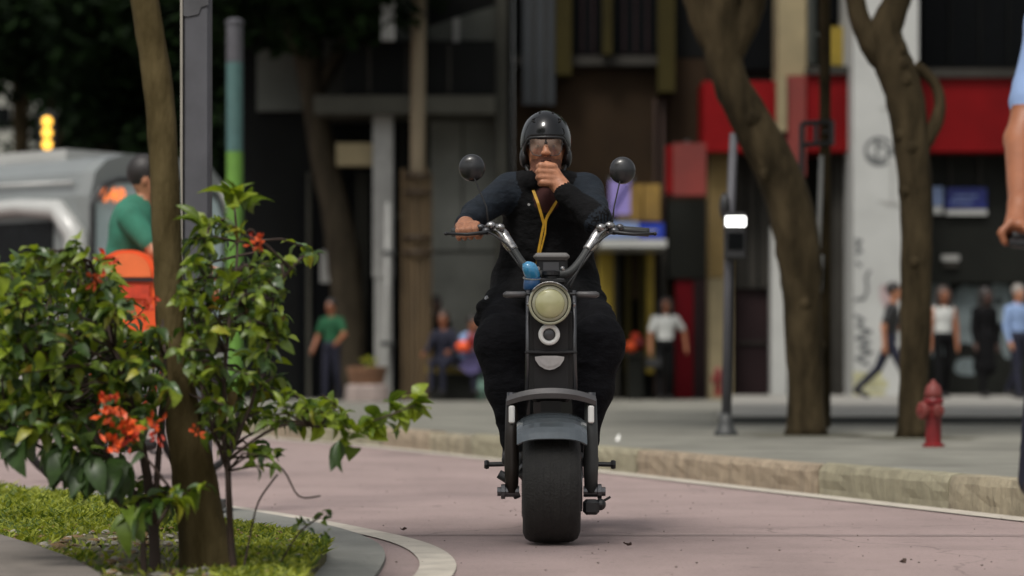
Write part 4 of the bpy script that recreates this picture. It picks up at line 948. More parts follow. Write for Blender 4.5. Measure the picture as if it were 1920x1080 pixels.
mb = MB(); mb.box(a.x-.004, b_.x+.004, GD-.65, GD-.235, at(0, 528, GD-.6).z, at(0, 522, GD-.6).z); obj('strap', mb, m_black, t)
mb = MB(); mb.box(a.x+.04, b_.x-.04, GD-.645, GD-.621, at(0, 560, GD-.6).z, at(0, 535, GD-.6).z); obj('stripe', mb, m_flower2, t)
mb = MB(); mb.box(a.x+.05, b_.x-.05, GD-.6, GD-.2, a.z-.03, a.z-.002); mb.tube([Vector((a.x+.1, GD-.4, a.z-.02)), gq(-.5, 0, .36)], .012, n=6); mb.tube([Vector((b_.x-.1, GD-.4, a.z-.02)), gq(-.22, 0, .78)], .012, n=6); obj('rack', mb, m_black, t)

# ------------------------------------------------------------------ cyclist leaving the picture at the right edge
RD = 7.75
rb, rq = bike('bicycle at the right edge, only its front tyre in view', 2130, RD-.07, -.5, 0, m_dblue)
def edge_cyclist():
    s = RD/FPX
    def w(px, py, d): p = at(px, py, RD+d); return np.array(p)
    t = thing('person', 'cyclist cut off by the right edge, bare forearm and pale blue sleeve showing', 'person', (at(2010, 0, RD).x, RD+.3, 0))
    sk, sv, tr, hr, so = 0, 1, 2, 3, 4
    sh = w(1966, 40, .30); el = w(1912, 262, .14); wr = w(1912, 385, -.10); hd = w(1906, 425, -.16)
    pr = [cap(sh, sh+(el-sh)*.68, .062, .060, sv, .03), cap(sh+(el-sh)*.4, el, .048, .044, sk, .015), cap(el, wr, .046, .033, sk, .02), cap(wr, hd, .033, .036, sk, .015)]
    for j in range(4):
        b0 = hd+np.array([-.022+.006*j, -.035+.024*j, .012]); b1 = b0+np.array([-.030, -.006, -.030]); b2 = b1+np.array([.010, -.002, -.030])
        pr += [cap(hd+np.array([0, -.03+.02*j, 0]), b0, .014, .012, sk, .008), cap(b0, b1, .0115, .011, sk, .006), cap(b1, b2, .011, .010, sk, .006)]
    pr += [cap(hd+np.array([.01, -.03, .01]), hd+np.array([.012, -.07, -.012]), .014, .011, sk, .008)]
    pel = w(2035, 330, .62); nk = w(2035, 5, .36); s2 = w(2108, 45, .28); e2 = w(2150, 250, .16); w2 = w(2120, 390, -.05)
    pr += [elp(pel, (.17, .14, .13), tr, .05), cap(pel+np.array([0, 0, .1]), nk-np.array([0, 0, .12]), .15, .16, sv, .06), cap(sh, s2, .06, .06, sv, .05), cap(nk-np.array([0, 0, .08]), nk+np.array([0, -.02, .06]), .058, .052, sk, .02),
           cap(s2, e2, .06, .05, sv, .03), cap(e2, w2, .045, .034, sk, .02), cap(w2, w2+np.array([-.03, -.07, -.02]), .034, .034, sk, .01)]
    h = nk+np.array([0, -.05, .17]); pr += [elp(h, (.078, .098, .115), sk, .01), elp(h+np.array([0, -.03, -.065]), (.055, .065, .06), sk, .03), elp(h+np.array([0, -.1, -.015]), (.012, .022, .022), sk, .012), elp(h+np.array([0, .022, .03]), (.087, .098, .105), hr, .012)]
    k1 = w(1972, 640, .22); a1 = w(1945, 900, .30); k2 = w(2100, 560, .25); a2 = w(2080, 800, .5)
    pr += [cap(pel+np.array([-.08, 0, -.03]), k1, .09, .07, tr, .04), cap(k1, a1, .072, .058, tr, .03), cap(a1, a1+np.array([-.02, -.15, -.05]), .042, .036, so, .02),
           cap(pel+np.array([.08, 0, -.03]), k2, .09, .07, tr, .04), cap(k2, a2, .068, .055, tr, .03), cap(a2, a2+np.array([0, -.15, -.05]), .042, .036, so, .02)]
    body_mesh('body', pr, .009, [m_skin2, m_lblue, m_dblue, m_hair, m_shoe], t, wrinkle=(.003, 50, [1, 2]))
    mb = MB(); hv = Vector(hd); mb.tube([hv+Vector((-.02, -.02, -.028)), hv+Vector((.07, .02, -.022)), hv+Vector((.22, .06, -.03)), rq(.22, -.30, 1.07)], .019, n=10); obj('handlebar_grip', mb, m_black, rb, smooth=True)
edge_cyclist()

# ------------------------------------------------------------------ the scooter (x' across, d' behind the front axle, z up)
SX, SD = .157, 10.64
def q(x, d, z): return Vector((SX+x, SD+d, z))
sc = thing('electric_scooter', 'black fat-tyred electric scooter with a round headlight, ridden towards the camera', 'scooter', (SX, SD, 0))
def fat_wheel(d0):
    R_, hw = .225, .114
    prof = [(.105, -.095), (.14, -.112), (.185, -.114), (.208, -.104), (.2195, -.085), (.2245, -.05), (.2255, 0), (.2245, .05), (.2195, .085), (.208, .104), (.185, .114), (.14, .112), (.105, .095)]
    mb = MB(); n = 64; vs = []; fs = []; k = len(prof)
    for i in range(n):
        a = 2*PI*i/n
        for r, h in prof: vs.append(q(h, d0+r*math.cos(a), .2255+r*math.sin(a)))
    for i in range(n):
        for j in range(k-1): fs.append((i*k+j, ((i+1) % n)*k+j, ((i+1) % n)*k+j+1, i*k+j+1))
    mb.add(vs, fs); ty = obj('wheel', mb, m_rubber, sc, smooth=True)
    mb = MB()       # shallow tread: raised ribs and slanted blocks
    for h in (-.058, -.02, .02, .058):
        vs = []; fs = []; n2 = 64
        for i in range(n2):
            a = 2*PI*i/n2; rr = .2262-.010*(abs(h)/.09)**2.2
            for hh, r in ((h-.014, rr-.004), (h-.012, rr+.0014), (h+.012, rr+.0014), (h+.014, rr-.004)):
                z = .2255+r*math.sin(a); vs.append(q(hh, d0+r*math.cos(a), max(z, .0005)))
        for i in range(n2):
            for j in range(3): fs.append((i*4+j, ((i+1) % n2)*4+j, ((i+1) % n2)*4+j+1, i*4+j+1))
        mb.add(vs, fs)
    obj('tread', mb, m_rubber, ty, smooth=False)
    mb = MB(); mb.lathe(q(-.092, d0, .2255), (1, 0, 0), [(.03, -.01), (.10, 0), (.108, .01), (.06, .03), (.06, .15), (.108, .174), (.10, .184), (.03, .194)], n=32); obj('rim', mb, m_steel, ty, smooth=False)
fat_wheel(0.0); fat_wheel(1.22)
# front mudguard
def fender(d0, a0, a1, R_, hw, mat, name):
    mb = MB(); rings = []; n = 16; m = 12
    for i in range(n+1):
        a = a0+(a1-a0)*i/n; ring = []
        for j in range(m+1):
            f = -1+2*j/m; h = f*hw; r = R_-.030*abs(f)**4-.006*f*f
            ring.append(q(h, d0-r*math.cos(a), .2255+r*math.sin(a)))
        for j in range(m, -1, -1):
            f = -1+2*j/m; h = f*(hw-.004); r = R_-.006-.030*abs(f)**4-.006*f*f
            ring.append(q(h, d0-r*math.cos(a), .2255+r*math.sin(a)))
        rings.append(ring)
    mb.loft(rings); return obj(name, mb, mat, sc, smooth=False)
fender(0, math.radians(42), math.radians(150), .294, .138, m_fender, 'mudguard')
fender(1.22, math.radians(20), math.radians(130), .30, .138, m_blackg, 'rear_mudguard')
# fork legs, reflectors, axle
for s in (-1, 1):
    x = s*.158
    mb = MB(); mb.tube([q(x, .03, .575), q(x, .015, .42), q(x, .0, .30), q(x, 0, .20)], [.024, .029, .030, .026], n=14); fk = obj('fork_leg', mb, m_poled if s > 0 else M('bronze_black_metal', (.028, .022, .018), rough=.4, metal=.4), sc, smooth=True)
    mb = MB(); mb.tube([q(x, .03, .60), q(x, .022, .46)], .019, n=12); obj('inner_tube', mb, m_steel, fk, smooth=True)
    mb = MB(); mb.box(SX+x-.012, SX+x+.012, SD-.022, SD-.008, .478, .548, bev=.005); obj('reflector', mb, m_white, fk)
    mb = MB(); mb.lathe(q(x-s*.03, 0, .205), (s, 0, 0), [(.022, 0), (.022, .055), (.030, .057), (.030, .072), (.018, .074), (.018, .088)], n=12); obj('axle_nut', mb, m_steel, fk)
    mb = MB(); mb.tube([q(s*.098, .055, .57), q(s*.094, .075, .80), q(s*.093, .10, 1.01)], .0085, n=10); obj('fork_strut', mb, m_steel, sc, smooth=True)
    mb = MB(); mb.tube([q(s*.125, .38, .305), q(s*.20, .40, .30), q(s*.262, .40, .298)], .010, n=8); pg = obj('foot_peg', mb, m_black, sc); mb = MB(); mb.lathe(q(s*.252, .40, .298), (s, 0, 0), [(.017, 0), (.020, .01), (.016, .02)], n=10); obj('end_cap', mb, m_black, pg)
    # turn signal
    mb = MB(); mb.tube([q(s*.075, .06, .995), q(s*.112, .06, .994)], .006, n=8); ts = obj('turn_signal', mb, m_black, sc)
    mb = MB(); mb.tube([q(s*.098, .055, .993), q(s*.108, .052, .993), q(s*.18, .052, .992), q(s*.192, .055, .992)], [.006, .0125, .014, .007], n=12); obj('housing', mb, m_yoke, ts, smooth=True)
    mb = MB(); c = q(s*.085, .03, .952+.0); mb.lathe(c, (s, 0, 0), [(.008, 0), (.011, .004), (.007, .012)], n=10); obj('bolt', mb, m_chrome, sc)
# brake caliper and disc on the right, bracket on the left
mb = MB(); mb.lathe(q(.118, 0, .2255), (1, 0, 0), [(.10, 0), (.10, .004)], n=30); obj('brake_disc', mb, m_steel, sc)
mb = MB(); mb.box(SX+.125, SX+.19, SD-.07, SD+.01, .115, .175, bev=.012); mb.ell(q(.195, -.03, .155), (.022, .03, .024), n=10); mb.tube([q(.2, -.03, .165), q(.235, -.03, .185)], .005, n=6); obj('brake_caliper', mb, m_black, sc)
mb = MB(); mb.tube([q(-.21, .02, .275), q(-.165, .02, .25), q(-.135, 0, .18)], [.018, .022, .014], n=8); obj('fork_bracket', mb, m_black, sc, smooth=True)
# arched yoke above the mudguard
mb = MB(); rings = []
for i in range(17):
    f = -1+2*i/16; x = f*.178; zc = .598-.032*abs(f)**2.3; hh = .021-.002*abs(f); dd = .045+.03*f*f
    rings.append([q(x, -.035+dd-.045, zc-hh), q(x, -.043+dd-.045, zc), q(x, -.030+dd-.045, zc+hh), q(x, .07, zc+hh*.9), q(x, .07, zc-hh)])
mb.loft(rings); obj('yoke', mb, m_yoke, sc, smooth=False)
# steering head cover
mb = MB(); mb.box(SX-.088, SX+.088, SD+.085, SD+.16, .56, .94, bev=.02); obj('head_cover', mb, M('matt_black_cover', (.010, .008, .008), rough=.6), sc)
mb = MB(); mb.box(SX-.105, SX+.105, SD+.06, SD+.11, .755, .768, bev=.004); obj('cross_brace', mb, m_black, sc)
# headlight
c = q(-.006, .02, .955)
mb = MB(); mb.lathe(c, (0, 1, 0), [(.074, -.012), (.085, -.008), (.0865, .01), (.083, .045), (.065, .085), (.03, .105), (.005, .108)], n=36); hl = obj('headlight', mb, m_blackg, sc, smooth=False)
mb = MB(); mb.torus((c.x, c.y-.010, c.z), (0, 1, 0), .0795, .006, n=40, k=10); obj('headlight_ring', mb, m_lensrim, hl, smooth=True)
mb = MB(); mb.lathe((c.x, c.y-.012, c.z), (0, -1, 0), [(.072, 0), (.070, .004), (.062, .008)], n=36); obj('lens_rim', mb, m_lensrim, hl, smooth=True)
mb = MB(); mb.lathe((c.x, c.y-.020, c.z), (0, -1, 0), [(.060, 0), (.056, .006), (.044, .013), (.026, .018), (.002, .020)], n=32); obj('headlight_lens', mb, m_lens, hl, smooth=True)
mb = MB(); rings = []   # peak over the lamp
for i in range(13):
    a = math.radians(35+110*i/12); rings.append([c+Vector((math.cos(a)*r_, dy, math.sin(a)*r_)) for r_, dy in ((.084, -.03), (.089, -.028), (.0895, .02), (.085, .02))])
mb.loft(rings); obj('headlight_peak', mb, m_chrome, hl, smooth=True)
# round horn and silver shield below
c = q(-.008, .05, .832)
mb = MB(); mb.torus(c, (0, 1, 0), .034, .0095, n=32, k=10); hn = obj('horn', mb, m_white, sc, smooth=True)
mb = MB(); mb.lathe((c.x, c.y+.012, c.z), (0, -1, 0), [(.030, 0), (.028, .008), (.016, .011), (.002, .012)], n=24); obj('horn_face', mb, m_steel, hn, smooth=True)
mb = MB(); mb.box(c.x-.012, c.x+.012, c.y+.0, c.y+.04, c.z+.04, c.z+.055); obj('horn_bracket', mb, m_steel, hn)
mb = MB(); cz = .755; P_ = [(-.064, 0), (-.062, -.014), (-.045, -.038), (-.02, -.052), (0, -.056), (.02, -.052), (.045, -.038), (.062, -.014), (.064, 0), (.03, .004), (-.03, .004)]
mb.prism([(SX-.006+x*.92, cz-.012+z*.95) for x, z in P_], 'y', SD+.055, SD+.084)
mb.prism([(SX-.006+x*.62, cz-.018+z*.62) for x, z in P_], 'y', SD+.050, SD+.0549); obj('badge', mb, m_silver, sc)
# handlebar: one bent bar, clamps, grips, levers
bar = []
for s in (-1, 1):
    P_ = [q(s*.02, .20, 1.075), q(s*.075, .20, 1.085), q(s*.12, .22, 1.13), q(s*.165, .25, 1.20), q(s*.198, .28, 1.252), q(s*.235, .30, 1.268), q(s*.30, .315, 1.263), q(s*.405, .335, 1.256)]
    PP, RR = smooth_path(P_, [.0185]*len(P_), 4)
    mb = MB(); mb.tube(PP, RR, n=12); hb = obj('handlebar', mb, m_poled, sc, smooth=True)
    mb = MB(); P2 = [q(s*.150, .238, 1.178), q(s*.172, .252, 1.208), q(s*.196, .274, 1.247), q(s*.222, .29, 1.266), q(s*.262, .305, 1.266)]; PP, RR = smooth_path(P2, [.021, .0245, .0245, .023, .021], 4); mb.tube(PP, RR, n=12); obj('bar_sleeve', mb, m_chrome, hb, smooth=True)
    for (x, d, z, r) in ((.205, .25, 1.272, .020), (.243, .275, 1.280, .022), (.262, .27, 1.258, .020), (.285, .285, 1.275, .017)):
        mb = MB(); mb.ell(q(s*x, d, z), (r, r*.9, r*.8), n=10, k=7); obj('clamp', mb, m_chrome if x < .26 else m_steel, hb, smooth=True)
    mb = MB(); mb.tube([q(s*.275, .31, 1.263), q(s*.28, .311, 1.263), q(s*.39, .332, 1.257), q(s*.402, .335, 1.256)], [.014, .0185, .018, .014], n=12); obj('grip', mb, m_black, hb, smooth=True)
    mb = MB(); mb.tube([q(s*.245, .27, 1.255), q(s*.27, .235, 1.250), q(s*.34, .235, 1.243), q(s*.425, .25, 1.246)], [.009, .008, .007, .006], n=8); mb.ell(q(s*.427, .25, 1.246), (.008, .008, .008), n=8, k=6); obj('brake_lever', mb, m_black, hb, smooth=True)
    mx = -.322 if s < 0 else .298; mz = 1.523 if s < 0 else 1.512
    mb = MB(); mb.tube([q(s*.252, .30, 1.27), q(s*.262, .31, 1.36), q(mx-s*.012, .33, mz-.05), q(mx, .335, mz-.02)], [.005, .003, .003, .004], n=8); st = obj('mirror_stalk', mb, m_black, hb, smooth=True)
    mb = MB(); mb.lathe(q(mx, .355, mz), (0, -1, 0), [(.050, 0), (.0545, .006), (.0535, .014), (.046, .027), (.030, .036), (.012, .040), (.001, .041)], n=32, sx=1.04); mi_ = obj('mirror_housing', mb, M('satin_black', (.012, .012, .013), rough=.32, coat=.3, var=.1), sc, smooth=True)
    mb = MB(); mb.lathe(q(mx, .3551, mz), (0, 1, 0), [(.049, 0), (.049, .002)], n=28); obj('mirror_glass', mb, M('mirror_glass', (.7, .7, .7), rough=.03, metal=1), mi_)
    mb = MB(); mb.tube([q(s*.235, .275, 1.25), q(s*.188, .245, 1.20), q(s*.135, .205, 1.125), q(s*.085, .18, 1.06), q(s*.03, .17, .99)], .004, n=6); obj('cable', mb, m_black, sc, smooth=True)
    mb = MB(); PP, RR = smooth_path([q(s*.262, .255, 1.255), q(s*.225, .20, 1.235), q(s*.165, .18, 1.185), q(s*.118, .16, 1.105), q(s*.075, .15, 1.02)], [.0045]*5, 4); mb.tube(PP, RR, n=6); obj('brake_hose', mb, m_black, sc, smooth=True)
mb = MB(); mb.lathe(q(0, .19, .94), (0, 0, 1), [(.03, 0), (.03, .13), (.038, .135), (.038, .15), (.02, .155)], n=16); mb.box(SX-.06, SX+.06, SD+.16, SD+.23, 1.04, 1.062, bev=.006); obj('steering_stem', mb, m_black, sc)
for x in (-.052, .048): mb = MB(); mb.lathe(q(x, .16, 1.10), (0, -1, 0), [(.009, 0), (.009, .012), (.004, .016)], n=10); obj('bolt', mb, m_chrome, sc)
# display on top of the bars
mb = MB(); a = q(0, .27, 0); mb.box(SX-.058, SX+.070, SD+.25, SD+.30, 1.085, 1.150, bev=.01); dp = obj('display', mb, m_black, sc)
mb = MB(); mb.box(SX-.069, SX+.078, SD+.225, SD+.31, 1.138, 1.168, bev=.012); obj('display_hood', mb, M('grey_plastic', (.17, .16, .15), rough=.4), dp)
mb = MB(); mb.box(SX-.03, SX+.035, SD+.245, SD+.2495, 1.09, 1.13); obj('display_panel', mb, m_steel, dp)
# rear: footboard, body, seat
mb = MB(); mb.box(SX-.135, SX+.135, SD+.30, SD+.98, .235, .285, bev=.02); obj('footboard', mb, m_black, sc)
mb = MB(); mb.box(SX-.07, SX+.07, SD+.10, SD+.34, .27, .60, bev=.03); obj('down_tube', mb, m_blackg, sc)
mb = MB(); mb.box(SX-.12, SX+.12, SD+.85, SD+1.12, .285, .66, bev=.04); obj('battery_case', mb, m_blackg, sc)
mb = MB(); mb.ell(q(0, 1.06, .70), (.16, .26, .055), n=20); obj('seat', mb, m_black, sc, smooth=True)
mb = MB()
for s in (-1, 1): mb.tube([q(s*.13, .9, .3), q(s*.15, 1.22, .2255)], .022, n=8)
obj('swing_arm', mb, m_steel, sc)
# blue bottle tucked beside the stem
t = thing('drink_bottle', 'small glossy blue bottle tucked in front of the rider above the headlight', 'bottle', q(-.078, .18, 1.0))
mb = MB(); mb.lathe(q(-.080, .17, 1.015), (.12, -.1, 1), [(.028, 0), (.033, .008), (.034, .05)], n=18); obj('lower_body', mb, m_blued, t, smooth=True)
mb = MB(); mb.lathe(q(-.073, .165, 1.068), (-.25, -.5, .8), [(.030, 0), (.033, .012), (.033, .04), (.027, .058), (.012, .068)], n=18); obj('upper_body', mb, m_bluep, t, smooth=True)
mb = MB(); mb.torus(q(-.076, .168, 1.062), (.05, -.2, 1), .034, .004, n=20, k=6); obj('collar', mb, m_colpipe, t, smooth=True)

# ------------------------------------------------------------------ the rider
rd_ = thing('person', 'scooter rider in dark jacket and black helmet, fist held to the mouth', 'person', q(0, 1.05, .75))
def n(x, d, z): return np.array([SX+x, SD+d, z])
SK, JK, NV, TR, SH, RS, HR, ST = range(8)
pr = []
# trunk and jacket
pr += [elp(n(0, 1.03, .84), (.185, .16, .14), TR, .05), elp(n(-.012, .96, 1.06), (.240, .165, .21), JK, .06), elp(n(-.005, .90, 1.25), (.205, .145, .20), JK, .06), elp(n(-.005, .86, 1.385), (.185, .12, .12), JK, .06)]
pr += [cap(n(-.135, .85, 1.452), n(.13, .85, 1.452), .072, .072, JK, .06)]
# jacket collar
for a in range(-5, 6):
    th = a/5*2.5; pr += [elp(n(-.01+.093*math.sin(th), .835+.080*math.cos(th)-.018, 1.505+.010*math.cos(th)), (.032, .032, .040), JK, .03)]
pr += [elp(n(-.008, .765, 1.415), (.055, .05, .06), RS, .02)]
pr += [cap(n(-.008, .83, 1.44), n(-.012, .80, 1.58), .062, .058, SK, .02)]
# head, face
H0 = n(-.013, .80, 1.64)
pr += [elp(H0, (.078, .100, .115), SK, .01), elp(H0+np.array([0, -.035, -.075]), (.060, .068, .065), ST, .03), elp(H0+np.array([0, -.055, -.105]), (.035, .04, .032), ST, .03)]
pr += [cap(H0+np.array([0, -.098, .012]), H0+np.array([0, -.118, -.026]), .010, .015, SK, .012), elp(H0+np.array([0, -.088, .022]), (.05, .014, .012), SK, .012)]
for s in (-1, 1):
    pr += [elp(H0+np.array([s*.040, -.075, -.030]), (.026, .02, .018), SK, .02), elp(H0+np.array([s*.080, .010, -.012]), (.012, .024, .034), SK, .006), elp(H0+np.array([s*.014, -.118, -.03]), (.009, .010, .008), SK, .006)]
pr += [elp(H0+np.array([0, -.096, -.068]), (.026, .012, .006), RS, .004), elp(H0+np.array([0, -.094, -.079]), (.022, .012, .007), RS, .004)]
pr += [elp(H0+np.array([0, -.075, -.105]), (.032, .022, .020), HR, .012)]
pr += [elp(H0+np.array([0, .03, .02]), (.086, .092, .09), HR, .01)]
# right arm (left in the picture) out to the grip
s1 = n(-.172, .84, 1.462); e1 = n(-.312, .63, 1.345); w1 = n(-.352, .42, 1.292)
pr += [cap(s1, e1, .074, .057, NV, .05), cap(e1, w1, .057, .043, NV, .03), cap(w1+(e1-w1)*.12, w1, .047, .043, NV, .01)]
gx = [-.300, -.325, -.350, -.374]
hc = n(-.342, .365, 1.283)
pr += [cap(w1, n(-.346, .375, 1.290), .030, .034, SK, .012), cap(n(-.310, .345, 1.283), n(-.372, .355, 1.279), .023, .022, SK, .015)]
for j, x in enumerate(gx):
    k0 = n(x, .318-.0*j, 1.288-.002*j); k1 = n(x-.004, .281, 1.268-.002*j); k2 = n(x-.003, .283, 1.243-.003*j); k3 = n(x, .304, 1.233-.002*j)
    pr += [cap(n(x, .350, 1.286), k0, .0145, .0135, SK, .006), cap(k0, k1, .0130, .0120, SK, .004), cap(k1, k2, .0118, .0112, SK, .004), cap(k2, k3, .011, .010, SK, .004)]
pr += [cap(n(-.306, .37, 1.275), n(-.288, .345, 1.248), .015, .0135, SK, .008), cap(n(-.288, .345, 1.248), n(-.290, .315, 1.236), .013, .0115, SK, .005)]
# left arm (right in the picture) bent, fist at the mouth
s2 = n(.165, .83, 1.462); e2 = n(.200, .545, 1.318); w2 = n(.072, .625, 1.432)
pr += [cap(s2, e2, .074, .060, NV, .05), cap(e2, w2, .060, .044, JK, .03), cap(w2, w2+(e2-w2)*.1, .046, .046, JK, .01)]  # forearm in black cloth, not sleeve navy: its shadow is put into the colour
def fst(x, d, z):      # fist drawn around its own centre, slightly larger
    return n(.012+(x-.012)*1.12, .648+(d-.648)*1.08, 1.512+(z-1.492)*1.12)
pr += [cap(w2, fst(.045, .64, 1.452), .032, .036, SK, .012), cap(fst(.045, .64, 1.452), fst(.020, .640, 1.505), .035, .026, SK, .015), cap(fst(.040, .64, 1.452), fst(.006, .640, 1.468), .031, .022, SK, .015)]
for j in range(4):      # index at the top, little finger at the bottom; knuckles to the left, tips folded back to the palm
    zz = 1.527-.0215*j; xo = (-.000, -.003, -.002, .006)[j]
    b0 = fst(.018+.006*j, .628, zz-.002); b1 = fst(-.030+xo, .618, zz+.002); b2 = fst(-.038+xo, .648, zz); b3 = fst(-.008+xo, .662, zz-.002)
    pr += [cap(b0, b1, .0150, .0138, SK, .0035), cap(b1, b2, .0135, .0125, SK, .0035), cap(b2, b3, .0122, .011, SK, .0035)]
pr += [cap(fst(.036, .655, 1.475), fst(.022, .668, 1.528), .016, .014, SK, .006), cap(fst(.022, .668, 1.528), fst(-.010, .668, 1.540), .014, .012, SK, .004)]
# legs
for s in (-1, 1):
    hp = n(s*.10, 1.0, .835); kn = n(s*.203, .47, .805); an = n(s*.152, .45, .42)
    pr += [cap(hp, kn, .112, .100, TR, .05), elp(kn+np.array([0, 0, -.01]), (.096, .092, .120), TR, .05), cap(kn, (kn+an)/2, .096, .088, TR, .04), cap((kn+an)/2, an+np.array([0, 0, .02]), .086, .056, TR, .03), cap(an+np.array([0, 0, .03]), an+np.array([0, 0, -.02]), .057, .058, TR, .01)]
    pr += [cap(an+np.array([0, 0, -.05]), an+np.array([0, .02, -.085]), .042, .042, SH, .01), cap(an+np.array([0, .06, -.092]), an+np.array([s*.012, -.13, -.100]), .042, .036, SH, .02)]
# jacket hem folds by the hips
pr += [elp(n(-.010, .84, 1.005), (.258, .15, .085), JK, .06), cap(n(-.20, .74, .93), n(-.215, .60, .90), .075, .07, TR, .05), cap(n(.19, .74, .93), n(.212, .60, .90), .075, .07, TR, .05)]
pr += [cap(n(-.232, .82, .985), n(-.285, .62, .955), .045, .026, JK, .03), cap(n(-.245, .80, .93), n(-.292, .64, .90), .04, .025, JK, .03), cap(n(.20, .86, .96), n(.225, .72, .94), .04, .03, JK, .03)]
body_mesh('body', pr, .0065, [m_skin, m_jack, m_navy, m_trou, m_shoe, m_redsh, m_hair, M('stubbled_skin', (.15, .055, .030), rough=.6, var=.45, scale=220, bump=.3, bscale=300)], rd_, wrinkle=(.0075, 40, [JK, NV, TR]))
# helmet shell with rim, vents and straps
hc = q(-.012, .815, 1.668)
def helm_low(th):       # lower edge height by direction; th=0 faces the camera
    c = math.cos(th); return .010 if c > .75 else (.010-.105*min(1, (.75-c)/.6) if c > .15 else -.095-.02*(.15-c))
mb = MB(); nn, kk = 48, 14; rings_o = []; rings_i = []
for k in range(kk+1):
    ro, ri = [], []
    for i in range(nn):
        th = 2*PI*i/nn; lo = math.asin(max(-.95, min(.95, helm_low(th)/.132))); ph = lo+(PI/2-.03-lo)*k/kk
        dx, dy = math.sin(th), -math.cos(th)
        sq = 1+.02*math.cos(2*th)
        ro.append(hc+Vector((.112*dx*math.cos(ph)**.86, .140*dy*math.cos(ph)**.86, .134*math.sin(ph)))*sq)
        ri.append(hc+Vector((.102*dx*math.cos(ph)**.86, .130*dy*math.cos(ph)**.86, .124*math.sin(ph)))*sq)
    rings_o.append(ro); rings_i.append(ri)
mb.loft(rings_i[::-1]+rings_o, cap=True); hm = obj('helmet', mb, m_blackg, rd_, smooth=True)
mb = MB(); ring = rings_o[0]+[rings_o[0][0]]; mb.tube([(a+b)*.5 for a, b in zip(rings_o[0]+[rings_o[0][0]], rings_i[0]+[rings_i[0][0]])], .0068, n=8, cap=False); obj('helmet_rim', mb, m_black, hm, smooth=True)
for th, ph in ((-30, 40), (34, 40), (-14, 64), (18, 64), (40, 16)):
    t_, p_ = math.radians(th), math.radians(ph); d_ = Vector((math.sin(t_)*math.cos(p_), -math.cos(t_)*math.cos(p_), math.sin(p_)))
    c = hc+Vector((.112*math.sin(t_)*math.cos(p_)**.86, -.140*math.cos(t_)*math.cos(p_)**.86, .134*math.sin(p_)))
    mb = MB(); mb.lathe(c, d_, [(.0135, -.008), (.0135, .0003), (.0115, .0010), (.010, -.004)], n=14, sx=1.35); obj('vent', mb, M('vent_black', (.003, .003, .003), rough=.9), hm)
mb = MB()
for s in (-1, 1):
    mb.tube([hc+Vector((s*.094, -.02, -.07)), hc+Vector((s*.082, -.03, -.115)), hc+Vector((s*.058, -.055, -.165)), hc+Vector((s*.02, -.075, -.195))], .007, n=8, flat=.6)
    mb.ell(hc+Vector((s*.093, .0, -.065)), (.020, .055, .045), n=12, k=8)
obj('chin_strap', mb, m_black, hm, smooth=True)
# goggles
gl = MB(); fr = MB(); eye = MB(); iris = MB()
for s in (-1, 1):
    c = Vector(H0)+Vector((s*.036, -.112, .004))
    P_ = [(-.034, .024), (-.020, .034), (.020, .035), (.037, .024), (.040, -.006), (.032, -.036), (.008, -.046), (-.018, -.040), (-.032, -.016)]
    P_ = [(x*-s, z) for x, z in P_]
    def lens(x, z, dy=0): return c+Vector((x, .55*(x*s+.035)**2*4+.8*z*z*2+dy+(.010 if x*s > .02 else 0), z))
    n_ = len(P_); gl.add([lens(x, z) for x, z in P_]+[lens(0, 0, -.003)], [(i, (i+1) % n_, n_) for i in range(n_)])
    fr.tube([lens(x, z, -.001) for x, z in P_+P_[:1]], .0018, n=6, cap=False)
    fr.tube([lens(s*.036, .008), Vector(H0)+Vector((s*.086, -.03, .010)), Vector(H0)+Vector((s*.088, .03, .008))], .003, n=6)
    ec = Vector(H0)+Vector((s*.034, -.083, .004)); eye.ell(ec, (.0125, .0125, .0085), n=12, k=8); iris.ell(ec+Vector((0, -.0105, -.001)), (.005, .003, .005), n=10, k=6)
fr.tube([Vector(H0)+Vector((-.006, -.124, .012)), Vector(H0)+Vector((0, -.126, .015)), Vector(H0)+Vector((.006, -.124, .012))], .003, n=6)
gg = obj('goggles', fr, m_black, rd_, smooth=True); obj('goggle_lens', gl, m_lensd, gg, smooth=True)
obj('eye', eye, M('eye_white', (.55, .5, .46), rough=.2), rd_, smooth=True); obj('iris', iris, M('dark_iris', (.02, .012, .008), rough=.1), rd_, smooth=True)
# lanyard: two flat straps joining, then one hanging strap
def ribbon3(mb, pts, w, th=.003):
    pts = [Vector(p) for p in pts]; rings = []
    for i, p in enumerate(pts):
        t_ = (pts[min(i+1, len(pts)-1)]-pts[max(i-1, 0)]).normalized(); side = t_.cross(Vector((0, -1, 0))).normalized(); nr = side.cross(t_).normalized()
        rings.append([p+side*w/2-nr*th/2, p-side*w/2-nr*th/2, p-side*w/2+nr*th/2, p+side*w/2+nr*th/2])
    mb.loft(rings)
mb = MB()
ribbon3(mb, [q(-.082, .80, 1.51), q(-.066, .742, 1.455), q(-.046, .722, 1.40), q(-.030, .728, 1.345), q(-.022, .735, 1.315)], .012)
ribbon3(mb, [q(.062, .80, 1.50), q(.046, .738, 1.44), q(.022, .724, 1.39), q(-.006, .730, 1.345), q(-.018, .735, 1.315)], .012)
ribbon3(mb, [q(-.020, .733, 1.318), q(-.030, .738, 1.27), q(-.044, .745, 1.20), q(-.052, .76, 1.13)], .010)
ribbon3(mb, [q(-.012, .731, 1.322), q(-.016, .735, 1.27), q(-.034, .744, 1.20), q(-.046, .758, 1.13)], .007)
obj('lanyard', mb, m_lany, rd_)
